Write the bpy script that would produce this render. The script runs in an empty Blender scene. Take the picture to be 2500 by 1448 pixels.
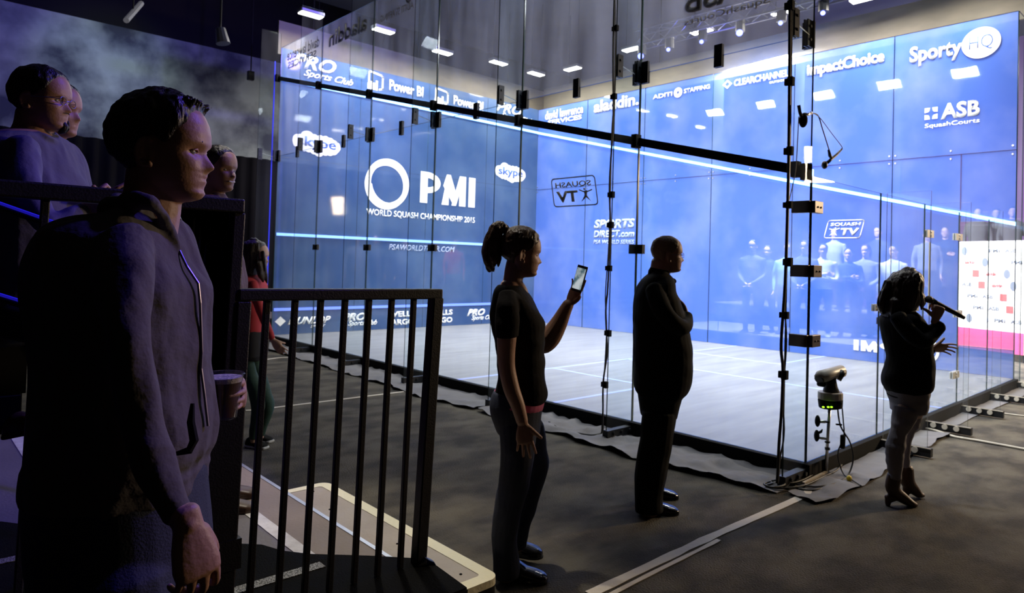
import bpy, bmesh, math, random
import numpy as np
from mathutils import Vector, Matrix, noise, Quaternion

random.seed(7)
SC = bpy.context.scene
COL = SC.collection
PI = math.pi

# ------------------------------------------------------------------ camera
F = 1659.7                      # focal length in pixels of the 2500 x 1448 frame
CX, CY = 1305.9, 609.0          # principal point (the photograph is cropped off centre)
CH = 0.12                       # height of the court floor above the carpet
CAM = Vector((-4.982, -2.2685, 1.4243 + CH))
YAW, PIT, ROL = .7587, .0196, .0285
def _basis():
    cy, sy, cp, sp = math.cos(YAW), math.sin(YAW), math.cos(PIT), math.sin(PIT)
    f = Vector((sy*cp, cy*cp, sp)); r = Vector((cy, -sy, 0)); u = r.cross(f)
    c, s = math.cos(ROL), math.sin(ROL)
    return r*c + u*s, u*c - r*s, f
RT, UP, FW = _basis()
RH = Vector((math.cos(YAW), -math.sin(YAW), 0))     # horizontal: to the right of the view
FH = Vector((math.sin(YAW), math.cos(YAW), 0))      # horizontal: away from the view
ZU = Vector((0, 0, 1))
cd = bpy.data.cameras.new('camera'); cam = bpy.data.objects.new('camera', cd); COL.objects.link(cam)
cd.sensor_width = 36; cd.lens = F/2500*36
cd.shift_x = -(CX-1250)/2500; cd.shift_y = (CY-724)/2500
cd.clip_start = .05; cd.clip_end = 100
cam.matrix_world = Matrix(((RT.x, UP.x, -FW.x, CAM.x), (RT.y, UP.y, -FW.y, CAM.y), (RT.z, UP.z, -FW.z, CAM.z), (0, 0, 0, 1)))
SC.camera = cam
cd.dof.use_dof = True; cd.dof.focus_distance = 1.75; cd.dof.aperture_fstop = 7.0

def at(px, py, D):
    """the point seen at a pixel, D metres deep"""
    return CAM + (RT*((px-CX)/F) - UP*((py-CY)/F) + FW)*D
def on_z(px, py, z):
    d = RT*((px-CX)/F) - UP*((py-CY)/F) + FW
    return CAM + d*((z-CAM.z)/d.z)
def on_y(px, py, y):
    d = RT*((px-CX)/F) - UP*((py-CY)/F) + FW
    return CAM + d*((y-CAM.y)/d.y)

# ------------------------------------------------------------------ world, view, lights
SC.view_settings.view_transform = 'Standard'; SC.view_settings.look = 'None'
SC.view_settings.gamma = 1; SC.view_settings.use_curve_mapping = False
SC.view_settings.exposure = 0.0
SC.cycles.use_denoising = True
SC.cycles.max_bounces = 8; SC.cycles.diffuse_bounces = 3; SC.cycles.glossy_bounces = 4
SC.cycles.transparent_max_bounces = 40; SC.cycles.transmission_bounces = 6
SC.cycles.sample_clamp_indirect = 4; SC.cycles.caustics_reflective = False; SC.cycles.caustics_refractive = False
w = bpy.data.worlds.new('world'); SC.world = w; w.use_nodes = True
w.node_tree.nodes['Background'].inputs[0].default_value = (.35, .4, 1, 1)
w.node_tree.nodes['Background'].inputs[1].default_value = .0012

def light(name, kind, loc, target, power, color, size=.3, size_y=None, spot=60, blend=.5, parent=None, spread=180):
    d = bpy.data.lights.new(name, kind); d.energy = power; d.color = color
    if kind == 'AREA':
        d.size = size
        d.spread = math.radians(spread)
        if size_y: d.shape = 'RECTANGLE'; d.size_y = size_y
    else: d.shadow_soft_size = size
    if kind == 'SPOT': d.spot_size = math.radians(spot); d.spot_blend = blend
    o = bpy.data.objects.new(name, d); COL.objects.link(o); o.location = loc
    o.rotation_euler = (Vector(target)-Vector(loc)).to_track_quat('-Z', 'Y').to_euler()
    if parent: o.parent = parent; o.matrix_parent_inverse = parent.matrix_world.inverted()
    return o
WARM = (1, .93, .80); COOL = (.90, .95, 1)
# lamps over the near side wall and the back wall (above the frame); those in view are built with their fixtures
for k, y in enumerate((.6, 2.2, 3.8, 5.4, 7.0, 8.6)):
    light('near_wall_lamp_light', 'AREA', (.35, y, 6.1), (4.6, y, .8), 135, COOL, .5, .25, spread=105)
for x in (1.6, 3.2, 4.8):
    light('back_wall_lamp_light', 'AREA', (x, .1, 6.1), (x, 4.5, .8), 70, COOL, .5, .25, spread=105)
# stage spots of the hall, then the added spectator fills
light('hall_blue_spot', 'SPOT', (-.4, -1.0, 5.2), (-4.5, -.45, 1.75), 620, (.13, .08, 1), .12, spot=26, blend=.7)
light('hall_blue_spot', 'SPOT', (-.4, .2, 5.7), (-4.6, .85, 2.1), 620, (.08, .05, 1), .12, spot=24, blend=.7)
light('hall_purple_spot', 'SPOT', (-3.0, 6.4, 6.6), (-4.8, 2.6, .3), 650, (.16, .08, 1), .12, spot=34, blend=.7)
light('deck_downlight', 'SPOT', (-2.5, 1.9, 6.8), (-3.25, .85, .14), 900, (1, .92, .76), .08, spot=24, blend=.6)
light('wall_wash_purple', 'SPOT', (2.5, 4.5, 6.6), (-.2, 12.9, 4.2), 1300, (.20, .13, 1), .2, spot=60, blend=.9)
light('wall_wash_blue', 'SPOT', (-7.0, 5.5, 6.6), (-3.8, 12.9, 4.3), 1200, (.13, .10, 1), .2, spot=55, blend=.9)
light('wall_wash_pale', 'SPOT', (-2.4, 7.0, 6.8), (-2.0, 12.9, 5.0), 620, (.74, .95, .86), .15, spot=30, blend=.95)
light('press_warm_light', 'AREA', (8.0, -3.4, 3.6), (-1.0, .2, 1.1), 460, (1, .74, .46), .7)
light('banner_light', 'SPOT', (7.6, -1.2, 4.0), (9.9, 1.1, 1.4), 2200, (1, .80, .68), .15, spot=60, blend=.6)
light('spectator_fill', 'AREA', (6.98, 4.2, 5.55), (9.4, 4.0, .8), 3800, (.95, .95, 1), 1.2)  # unseen fill added to brighten the spectators behind the side film
light('spectator_fill_front', 'AREA', (3.2, 10.05, 4.4), (3.2, 12.0, 1.0), 260, (1, .85, .9), .7)  # second unseen fill, added for the spectators beyond the front wall

# ------------------------------------------------------------------ materials
def mat(name, col, rough=.6, metal=0, bump=None, var=None, emit=None, spec=.5, sheen=0):
    """col linear; bump=(scale, strength[, stretch xyz]); var=(scale, other colour, amount[, stretch])"""
    m = bpy.data.materials.new(name); m.use_nodes = True
    nt = m.node_tree; n = nt.nodes; L = nt.links; p = n['Principled BSDF']
    p.inputs['Base Color'].default_value = (*col, 1); p.inputs['Roughness'].default_value = rough
    p.inputs['Metallic'].default_value = metal; p.inputs['Specular IOR Level'].default_value = spec
    if sheen: p.inputs['Sheen Weight'].default_value = sheen
    if bump or var:
        tc = n.new('ShaderNodeTexCoord')
    def tex(scale, stretch=None, detail=4):
        t = n.new('ShaderNodeTexNoise'); t.inputs['Scale'].default_value = scale; t.inputs['Detail'].default_value = detail
        if stretch:
            mp = n.new('ShaderNodeMapping'); mp.inputs['Scale'].default_value = stretch
            L.new(tc.outputs['Object'], mp.inputs[0]); L.new(mp.outputs[0], t.inputs[0])
        else: L.new(tc.outputs['Object'], t.inputs[0])
        return t
    if var:
        t = tex(var[0], var[3] if len(var) > 3 else None, 5)
        r = n.new('ShaderNodeValToRGB'); c = .5; h = .5-.42*var[2]
        r.color_ramp.elements[0].position = c-h*.5; r.color_ramp.elements[1].position = c+h*.5
        r.color_ramp.elements[0].color = (*col, 1); r.color_ramp.elements[1].color = (*var[1], 1)
        L.new(t.outputs[0], r.inputs[0]); L.new(r.outputs[0], p.inputs['Base Color'])
    if bump:
        t = tex(bump[0], bump[2] if len(bump) > 2 else None)
        b = n.new('ShaderNodeBump'); b.inputs['Strength'].default_value = bump[1]; b.inputs['Distance'].default_value = .02
        L.new(t.outputs[0], b.inputs['Height']); L.new(b.outputs[0], p.inputs['Normal'])
    if emit:
        p.inputs['Emission Color'].default_value = (*emit[0], 1); p.inputs['Emission Strength'].default_value = emit[1]
    return m

def glass_mat(name, tint=(.97, .985, .98), haze=.02, haze_col=(.9, .92, 1), refl=1.0, streak=True):
    """flat architectural glass: see-through, mirror by Fresnel, a little dust that catches light"""
    m = bpy.data.materials.new(name); m.use_nodes = True
    nt = m.node_tree; n = nt.nodes; L = nt.links; n.clear()
    out = n.new('ShaderNodeOutputMaterial'); tr = n.new('ShaderNodeBsdfTransparent'); tr.inputs[0].default_value = (*tint, 1)
    gl = n.new('ShaderNodeBsdfGlossy'); gl.inputs['Roughness'].default_value = .015; gl.inputs[0].default_value = (.9, .93, 1, 1)
    lw = n.new('ShaderNodeLayerWeight'); lw.inputs[0].default_value = .5
    pw = n.new('ShaderNodeMath'); pw.operation = 'POWER'; pw.inputs[1].default_value = 4.5
    ml = n.new('ShaderNodeMath'); ml.operation = 'MULTIPLY_ADD'; ml.inputs[1].default_value = .45*refl; ml.inputs[2].default_value = .014*refl
    L.new(lw.outputs['Facing'], pw.inputs[0]); L.new(pw.outputs[0], ml.inputs[0])
    m1 = n.new('ShaderNodeMixShader'); L.new(ml.outputs[0], m1.inputs[0]); L.new(tr.outputs[0], m1.inputs[1]); L.new(gl.outputs[0], m1.inputs[2])
    df = n.new('ShaderNodeBsdfDiffuse'); df.inputs[0].default_value = (*haze_col, 1)
    tl = n.new('ShaderNodeBsdfTranslucent'); tl.inputs[0].default_value = (*haze_col, 1)
    md = n.new('ShaderNodeMixShader'); md.inputs[0].default_value = .5; L.new(df.outputs[0], md.inputs[1]); L.new(tl.outputs[0], md.inputs[2])
    tc = n.new('ShaderNodeTexCoord'); mp = n.new('ShaderNodeMapping'); mp.inputs['Scale'].default_value = (2.2, 2.2, .35)
    ns = n.new('ShaderNodeTexNoise'); ns.inputs['Scale'].default_value = 1.6; ns.inputs['Detail'].default_value = 6
    L.new(tc.outputs['Object'], mp.inputs[0]); L.new(mp.outputs[0], ns.inputs[0])
    mr = n.new('ShaderNodeMapRange'); mr.inputs[1].default_value = .3; mr.inputs[2].default_value = .75
    mr.inputs[3].default_value = haze*.35; mr.inputs[4].default_value = haze*1.9
    L.new(ns.outputs[0], mr.inputs[0])
    m2 = n.new('ShaderNodeMixShader'); L.new(mr.outputs[0], m2.inputs[0]); L.new(m1.outputs[0], m2.inputs[1]); L.new(md.outputs[0], m2.inputs[2])
    L.new(m2.outputs[0], out.inputs[0])
    return m

def film_mat(name, col, clear=.12, haze2=(.30, .40, .62)):
    """glass with a blue dotted film: mostly blue, partly see-through, glossy"""
    m = bpy.data.materials.new(name); m.use_nodes = True
    nt = m.node_tree; n = nt.nodes; L = nt.links; n.clear()
    out = n.new('ShaderNodeOutputMaterial'); tr = n.new('ShaderNodeBsdfTransparent'); tr.inputs[0].default_value = (.80, .86, 1, 1)
    p = n.new('ShaderNodeBsdfPrincipled'); p.inputs['Roughness'].default_value = .04; p.inputs['Specular IOR Level'].default_value = .09
    tc = n.new('ShaderNodeTexCoord'); ns = n.new('ShaderNodeTexNoise'); ns.inputs['Scale'].default_value = 1.1; ns.inputs['Detail'].default_value = 7
    L.new(tc.outputs['Object'], ns.inputs[0])
    r = n.new('ShaderNodeValToRGB'); r.color_ramp.elements[0].position = .42; r.color_ramp.elements[1].position = .95
    r.color_ramp.elements[0].color = (*col, 1); r.color_ramp.elements[1].color = (*haze2, 1)
    L.new(ns.outputs[0], r.inputs[0]); L.new(r.outputs[0], p.inputs['Base Color'])
    m1 = n.new('ShaderNodeMixShader'); m1.inputs[0].default_value = clear
    L.new(p.outputs[0], m1.inputs[1]); L.new(tr.outputs[0], m1.inputs[2]); L.new(m1.outputs[0], out.inputs[0])
    return m

M = {}
M['glass'] = glass_mat('clear_glass', haze=.028)
M['glass_upper'] = glass_mat('dusty_clear_glass', haze=.10, haze_col=(.78, .82, 1))
M['glass_back'] = glass_mat('clean_glass', haze=.012)
M['edge'] = mat('glass_edge', (.01, .035, .028), .15)
M['fin'] = glass_mat('fin_glass', tint=(.94, .97, .975), haze=.012, refl=.15)
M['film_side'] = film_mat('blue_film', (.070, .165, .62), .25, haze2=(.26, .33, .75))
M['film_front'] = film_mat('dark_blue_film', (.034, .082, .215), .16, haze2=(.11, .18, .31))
M['black'] = mat('black_metal', (.012, .012, .015), .45, .3)
M['blackm'] = mat('black_matte', (.006, .006, .007), .9, spec=.2)
M['rail'] = mat('black_powder_coat', (.012, .011, .016), .42, .2, bump=(180, .15))
M['clamp'] = mat('dark_clamp', (.02, .024, .035), .4, .5)
M['clampb'] = mat('bronze_clamp', (.10, .075, .06), .4, .6)
M['clampw'] = mat('pale_clamp', (.75, .72, .68), .35, .4)
M['steel'] = mat('steel', (.6, .6, .6), .3, 1)
M['logo_w'] = mat('white_vinyl', (.93, .93, .90), .6)
M['logo_w2'] = mat('faded_white_vinyl', (.45, .52, .70), .6)
M['logo_d'] = mat('vinyl_back', (.13, .10, .07), .7)
M['logo_b'] = mat('blue_vinyl', (.06, .14, .5), .6)
M['led'] = mat('led_line', (.2, .4, 1), .5, emit=((.20, .50, 1), 4.2))
M['led2'] = mat('led_line_dim', (.2, .4, 1), .5, emit=((.20, .42, 1), 1.7))
M['tinled'] = mat('tin_line', (.15, .25, .9), .5, emit=((.13, .22, 1), .95))
M['ledblue'] = mat('deep_blue_led', (.02, .03, .6), .5, emit=((.02, .03, 1), .55))
M['edge_glow'] = mat('blue_painted_glow', (.02, .03, .6), .5, emit=((.03, .02, 1), .28))  # emission stands in for blue spotlight on dark rail tubes
M['carpet'] = mat('brown_carpet', (.036, .030, .025), .95, bump=(90, .5), var=(2.6, (.108, .092, .068), .62, (1, 1.5, 1)))
M['court'] = mat('court_floor', (.16, .16, .165), .4, bump=(6, .05, (1, 8, 1)), var=(2.0, (.23, .23, .235), .35, (.5, 4, 1)))
M['line'] = mat('court_line', (.28, .34, .86), .5)
M['cloth'] = mat('grey_groundcloth', (.17, .16, .17), .8, bump=(7, .5))
M['tape'] = mat('cream_tape', (.72, .64, .54), .7, bump=(30, .2))
M['tapew'] = mat('white_tape', (.80, .78, .76), .6, bump=(30, .2), var=(9, (.55, .52, .50), .45))
M['deck'] = mat('tan_deck', (.20, .155, .125), .6, var=(3, (.27, .21, .17), .4), bump=(60, .1))
M['deckg'] = mat('grey_deck', (.13, .115, .135), .6, var=(3, (.17, .15, .17), .4), bump=(60, .1))
M['alu'] = mat('aluminium', (.55, .57, .60), .35, .9)
M['mat'] = mat('black_mat', (.003, .003, .0035), .95, bump=(160, .4), spec=.1)
M['grip'] = mat('speckled_grip', (.004, .004, .005), .7, var=(160, (.30, .30, .30), .80))
M['ceil'] = mat('dark_ceiling', (.10, .11, .13), .8, var=(.7, (.14, .15, .17), .5))
M['hallwall'] = mat('gobo_painted_wall', (.022, .030, .042), .8, var=(1.2, (.26, .31, .26), .50), bump=(5, .3))  # pale noise paints the projected light pattern into the wall colour
M['drape'] = mat('black_drape', (.003, .003, .004), .95, spec=.1)
M['purple'] = mat('purple_wall', (.12, .06, .16), .8)
M['fascia'] = mat('beige_fascia', (.20, .175, .135), .7, var=(2, (.155, .14, .11), .4, (1, 1, 3)))
M['lampbody'] = mat('lamp_housing', (.25, .25, .27), .4, .5)
M['lampglow'] = mat('lamp_glow', (1, 1, 1), .5, emit=((1, .97, .86), 14))
M['skin'] = mat('skin', (.42, .235, .165), .5, bump=(120, .08), var=(18, (.38, .20, .14), .3))
M['skin_tan'] = mat('tan_skin', (.30, .165, .105), .5, bump=(120, .08))
M['skin_fair'] = mat('fair_skin', (.55, .34, .25), .5, bump=(120, .08))  # lighter even skin tone
M['hair_b'] = mat('black_hair', (.010, .007, .008), .42, bump=(60, .6, (1, 1, .3)))
M['hair_br'] = mat('brown_hair', (.060, .030, .018), .40, bump=(60, .7, (1, 1, .25)))
M['hair_dk'] = mat('dark_brown_hair', (.028, .016, .012), .42, bump=(60, .7, (1, 1, .25)))
M['hair_g'] = mat('thin_sandy_hair', (.22, .14, .08), .5, bump=(60, .4))
M['jeans_b'] = mat('blue_jeans', (.016, .022, .048), .8, bump=(220, .2), var=(5, (.028, .036, .075), .5))
M['jeans_g'] = mat('grey_jeans', (.24, .23, .26), .85, bump=(220, .2), var=(6, (.30, .28, .32), .5))
M['tee'] = mat('black_tee', (.008, .0065, .008), .9, bump=(14, .3), spec=.15)
M['tux'] = mat('black_tuxedo', (.004, .004, .005), .85, bump=(12, .2), spec=.15)
M['blazer'] = mat('black_blazer', (.0045, .004, .005), .88, bump=(12, .25), spec=.15)
M['hoodie'] = mat('grey_hoodie', (.085, .074, .078), .92, bump=(16, .5), var=(7, (.105, .094, .095), .5))
M['shoe'] = mat('shiny_black_leather', (.006, .006, .006), .12)
M['boot'] = mat('brown_leather_boot', (.065, .028, .014), .45)
M['white'] = mat('white_cotton', (.6, .6, .6), .8)
M['dark'] = mat('dark_cotton', (.016, .015, .018), .85)
M['red'] = mat('red_knit', (.46, .030, .040), .8)
M['pink'] = mat('pink_knit', (.60, .12, .26), .8)
M['green'] = mat('dark_green_cotton', (.022, .060, .048), .8, bump=(14, .4))
M['violet'] = mat('purple_sweater', (.085, .045, .095), .85, bump=(14, .3))
M['blueshirt'] = mat('blue_grey_shirt', (.10, .095, .15), .85, bump=(14, .35))
M['beer'] = mat('amber_beer', (.055, .008, .004), .15)
M['foam'] = mat('beer_foam', (.62, .55, .50), .8, bump=(120, .4))
M['plastic'] = glass_mat('clear_plastic', tint=(.95, .95, .97), haze=.025, refl=1.6)
M['yellow'] = mat('yellow_plug', (.75, .55, .03), .5)
M['greenled'] = mat('green_led', (.2, .8, .05), .5, emit=((.35, 1, .02), 2.5))
M['camgrey'] = mat('camera_shell', (.42, .38, .33), .4)
M['banner'] = mat('white_banner', (.86, .80, .76), .7)
M['bred'] = mat('red_print', (.62, .07, .06), .7)
M['bgrey'] = mat('grey_print', (.12, .14, .18), .7)
M['bpale'] = mat('pale_print', (.52, .52, .66), .7)
M['bmag'] = mat('magenta_print', (.62, .05, .18), .7)
M['cable'] = mat('black_cable', (.010, .010, .011), .5)
M['cord'] = mat('pale_cord', (.60, .52, .42), .7)
M['blueband'] = mat('blue_ribbon', (.05, .09, .26), .6)
M['eye'] = mat('eye', (.20, .18, .18), .25)
M['lens'] = mat('spectacle_rim', (.25, .22, .3), .3, .5)
M['truss'] = mat('truss_metal', (.20, .20, .24), .4, .8)
M['bluelamp'] = mat('blue_stage_lamp', (.1, .1, 1), .5, emit=((.08, .10, 1), 14))
M['tube'] = mat('dim_tube_lamp', (.3, .3, .32), .5, emit=((.45, .45, .55), .12))
M['screen'] = mat('phone_screen', (.1, .2, .25), .3, emit=((.45, .68, .75), .55), var=(18, (.8, .9, .95), .7))
# the phone picture: emission follows the picture's own noise
_n = M['screen'].node_tree
for nd in _n.nodes:
    if nd.type == 'VALTORGB': _n.links.new(nd.outputs[0], _n.nodes['Principled BSDF'].inputs['Emission Color'])

# ------------------------------------------------------------------ object helpers
def link(o, parent=None):
    COL.objects.link(o)
    if parent is not None: o.parent = parent
    return o
def tag(o, label=None, cat=None, group=None, kind=None):
    if label: o['label'] = label
    if cat: o['category'] = cat
    if group: o['group'] = group
    if kind: o['kind'] = kind
    return o
def root(name, loc, label, cat, group=None, rz=0):
    o = bpy.data.objects.new(name, None); o.empty_display_size = .05
    link(o); o.location = loc; o.rotation_euler = (0, 0, rz)
    o.matrix_world = Matrix.Translation(Vector(loc)) @ Matrix.Rotation(rz, 4, 'Z')
    return tag(o, label, cat, group)
WM = {}
def obj(name, bm, m, parent=None, smooth=False, kind=None, label=None, bevel=0):
    """link a bmesh (given in world coordinates) as one object; a child shares its parent's origin"""
    me = bpy.data.meshes.new(name)
    if parent is not None:
        bm.transform(WM.get(parent.name, parent.matrix_world).inverted())
    bm.to_mesh(me); bm.free()
    for x in (m if isinstance(m, (list, tuple)) else [m]): me.materials.append(x)
    if smooth:
        for p in me.polygons: p.use_smooth = True
    o = bpy.data.objects.new(name, me); link(o, parent)
    WM[o.name] = WM.get(parent.name, parent.matrix_world).copy() if parent is not None else Matrix.Identity(4)
    if bevel:
        b = o.modifiers.new('b', 'BEVEL'); b.width = bevel; b.segments = 2; b.limit_method = 'ANGLE'
    if kind: o['kind'] = kind
    if label: o['label'] = label
    return o
def NB(): return bmesh.new()
def quadface(bm, pts, mi=0):
    f = bm.faces.new([bm.verts.new(p) for p in pts]); f.material_index = mi; return f
def box(bm, lo, hi, mi=0, X=None):
    lo, hi = Vector(lo), Vector(hi)
    v = []
    for x, y, z in ((0,0,0),(1,0,0),(1,1,0),(0,1,0),(0,0,1),(1,0,1),(1,1,1),(0,1,1)):
        p = Vector((hi.x if x else lo.x, hi.y if y else lo.y, hi.z if z else lo.z))
        if X is not None: p = X @ p
        v.append(bm.verts.new(p))
    fs = []
    for q in ((0,3,2,1),(4,5,6,7),(0,1,5,4),(1,2,6,5),(2,3,7,6),(3,0,4,7)):
        f = bm.faces.new([v[i] for i in q]); f.material_index = mi; fs.append(f)
    return fs
def obox(bm, c, a, b, h, mi=0):
    """box with centre c and half-axis vectors"""
    c, a, b, h = Vector(c), Vector(a), Vector(b), Vector(h)
    v = [bm.verts.new(c + a*x + b*y + h*z) for x, y, z in ((-1,-1,-1),(1,-1,-1),(1,1,-1),(-1,1,-1),(-1,-1,1),(1,-1,1),(1,1,1),(-1,1,1))]
    for q in ((0,3,2,1),(4,5,6,7),(0,1,5,4),(1,2,6,5),(2,3,7,6),(3,0,4,7)):
        f = bm.faces.new([v[i] for i in q]); f.material_index = mi
def perp(t):
    a = Vector((0, 0, 1)).cross(t)
    if a.length < 1e-3: a = Vector((1, 0, 0)).cross(t)
    return a.normalized()
def tube(bm, pts, r, n=8, cap=True, mi=0):
    pts = [Vector(p) for p in pts]; rs = r if isinstance(r, (list, tuple)) else [r]*len(pts)
    rings = []; a = None
    for i, p in enumerate(pts):
        t = (pts[min(i+1, len(pts)-1)] - pts[max(i-1, 0)]).normalized()
        a = perp(t) if a is None else (a - t*a.dot(t)).normalized()
        b = t.cross(a)
        rings.append([bm.verts.new(p + (a*math.cos(k*2*PI/n) + b*math.sin(k*2*PI/n))*rs[i]) for k in range(n)])
    for i in range(len(rings)-1):
        for k in range(n):
            f = bm.faces.new((rings[i][k], rings[i][(k+1) % n], rings[i+1][(k+1) % n], rings[i+1][k])); f.material_index = mi
    if cap:
        f = bm.faces.new(rings[0][::-1]); f.material_index = mi
        f = bm.faces.new(rings[-1]); f.material_index = mi
def spline(pts, k=6):
    """Catmull-Rom through points (any tuples)"""
    P = [np.array(p, float) for p in pts]; out = []
    for i in range(len(P)-1):
        p0, p1, p2, p3 = P[max(i-1, 0)], P[i], P[i+1], P[min(i+2, len(P)-1)]
        for j in range(k):
            t = j/k
            out.append(.5*((2*p1)+(-p0+p2)*t+(2*p0-5*p1+4*p2-p3)*t*t+(-p0+3*p1-3*p2+p3)*t**3))
    out.append(P[-1]); return out
def disc(bm, c, a, b, n=24, mi=0):
    c = Vector(c)+Vector(a).cross(Vector(b)).normalized()*random.random()*.002
    vs = [bm.verts.new(c+Vector(a)*math.cos(i*2*PI/n)+Vector(b)*math.sin(i*2*PI/n)) for i in range(n)]
    f = bm.faces.new(vs); f.material_index = mi; return f
def sphere(bm, c, r, n=12, axes=None):
    X = Matrix.Translation(Vector(c)) @ (Matrix.Diagonal((*r, 1)) if isinstance(r, (tuple, list)) else Matrix.Scale(r, 4))
    if axes is not None: X = Matrix.Translation(Vector(c)) @ axes.to_4x4() @ Matrix.Diagonal((*r, 1))
    bmesh.ops.create_uvsphere(bm, u_segments=n*2, v_segments=n, radius=1, matrix=X)
def copy_tree(o, parent=None):
    c = o.copy(); COL.objects.link(c)
    if parent is not None: c.parent = parent
    for ch in list(o.children): copy_tree(ch, c)
    return c

# ------------------------------------------------------------------ lettering
def text_bm(s, bold=0, shear=0):
    cu = bpy.data.curves.new('lettering', 'FONT'); cu.body = s; cu.size = 1; cu.offset = bold; cu.shear = shear
    cu.resolution_u = 3; cu.extrude = 0
    o = bpy.data.objects.new('lettering', cu); COL.objects.link(o)
    dg = bpy.context.evaluated_depsgraph_get()
    me = bpy.data.meshes.new_from_object(o.evaluated_get(dg))
    bm = bmesh.new(); bm.from_mesh(me)
    bpy.data.objects.remove(o); bpy.data.curves.remove(cu); bpy.data.meshes.remove(me)
    return bm
def fit(bm, x0, x1, y0, y1):
    xs = [v.co.x for v in bm.verts]; ys = [v.co.y for v in bm.verts]
    ax, bx, ay, by = min(xs), max(xs), min(ys), max(ys)
    for v in bm.verts:
        v.co.x = x0 + (v.co.x-ax)/(bx-ax)*(x1-x0); v.co.y = y0 + (v.co.y-ay)/(by-ay)*(y1-y0)
    return bm
_lay = [0]
def merge(dst, src, mi=0):
    _lay[0] = (_lay[0]+1) % 40
    for v in src.verts: v.co.z += .00012*_lay[0]
    me = bpy.data.meshes.new('t'); src.to_mesh(me); src.free()
    k = len(dst.faces); dst.from_mesh(me); bpy.data.meshes.remove(me)
    dst.faces.ensure_lookup_table()
    for f in dst.faces[k:]: f.material_index = mi
    return dst
def T(s, x0, x1, y0, y1, bold=0, shear=0): return fit(text_bm(s, bold, shear), x0, x1, y0, y1)
def poly(pts):
    bm = NB(); bm.faces.new([bm.verts.new((x, y, 0)) for x, y in pts]); return bm
def ringshape(cx, cy, r0, r1, n=48, ecc=0, ex=1):
    """ring, inner circle shifted; ex squeezes x"""
    bm = NB(); A = []; B = []
    for i in range(n):
        a = i*2*PI/n
        A.append(bm.verts.new((cx+r1*ex*math.cos(a), cy+r1*math.sin(a), 0))); B.append(bm.verts.new((cx+ecc+r0*ex*math.cos(a), cy+ecc+r0*math.sin(a), 0)))
    for i in range(n): bm.faces.new((A[i], A[(i+1) % n], B[(i+1) % n], B[i]))
    return bm
def strokes(pls, wd):
    bm = NB()
    for pl in pls:
        for (a, b) in zip(pl[:-1], pl[1:]):
            a, b = Vector((*a, 0)), Vector((*b, 0)); d = (b-a).normalized(); n = Vector((-d.y, d.x, 0))*wd/2; e = d*wd/2
            bm.faces.new([bm.verts.new(p) for p in (a-e-n, b+e-n, b+e+n, a-e+n)])
    return bm
def place(bm, O, U, V, N, thick=.003):
    """2D shape (x, y) -> O + x U + y V, given thickness along N"""
    r = bmesh.ops.extrude_face_region(bm, geom=bm.faces[:])
    for g in r['geom']:
        if isinstance(g, bmesh.types.BMVert): g.co.z += thick
    O, U, V, N = map(Vector, (O, U, V, N))
    for v in bm.verts: v.co = O + U*v.co.x + V*v.co.y + N*v.co.z
    bmesh.ops.recalc_face_normals(bm, faces=bm.faces)
    return bm

# ------------------------------------------------------------------ the setting
b = NB(); quadface(b, [(-9, -6, 0), (16, -6, 0), (16, 15, 0), (-9, 15, 0)]); tag(obj('floor', b, M['carpet']), kind='structure')
b = NB(); quadface(b, [(-9, -6, 7.6), (-9, 15, 7.6), (16, 15, 7.6), (16, -6, 7.6)]); tag(obj('ceiling', b, M['ceil']), kind='structure')
YB = 13.0; ZL, ZT = 3.66, 5.93
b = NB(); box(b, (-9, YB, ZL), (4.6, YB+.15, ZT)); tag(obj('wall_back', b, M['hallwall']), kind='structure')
b = NB(); box(b, (-9, YB, ZT), (16, YB+.15, 7.6)); tag(obj('wall_back_header', b, M['blackm']), kind='structure')
b = NB(); box(b, (4.6, YB, ZL), (16, YB+.15, ZT)); tag(obj('wall_back_side', b, M['blackm']), kind='structure')
b = NB(); box(b, (15.5, -6, 0), (15.65, 15, 7.6)); tag(obj('wall_right', b, M['purple']), kind='structure')
b = NB(); box(b, (-9.15, -6, 0), (-9, 15, 7.6)); tag(obj('wall_left', b, M['blackm']), kind='structure')
# pleated black curtain under the light-patterned wall
b = NB(); N_ = 420; rows = [[], []]
for i in range(N_+1):
    x = -9+25*i/N_; y = YB-.12+.05*math.sin(i*1.37)+.02*math.sin(i*.41)
    rows[0].append(b.verts.new((x, y, 0))); rows[1].append(b.verts.new((x, y, ZL+.02)))
for i in range(N_): b.faces.new((rows[0][i], rows[0][i+1], rows[1][i+1], rows[1][i]))
tag(obj('curtain', b, M['drape'], smooth=True), 'black pleated curtain hanging below the light-patterned wall', 'curtain')

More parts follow.
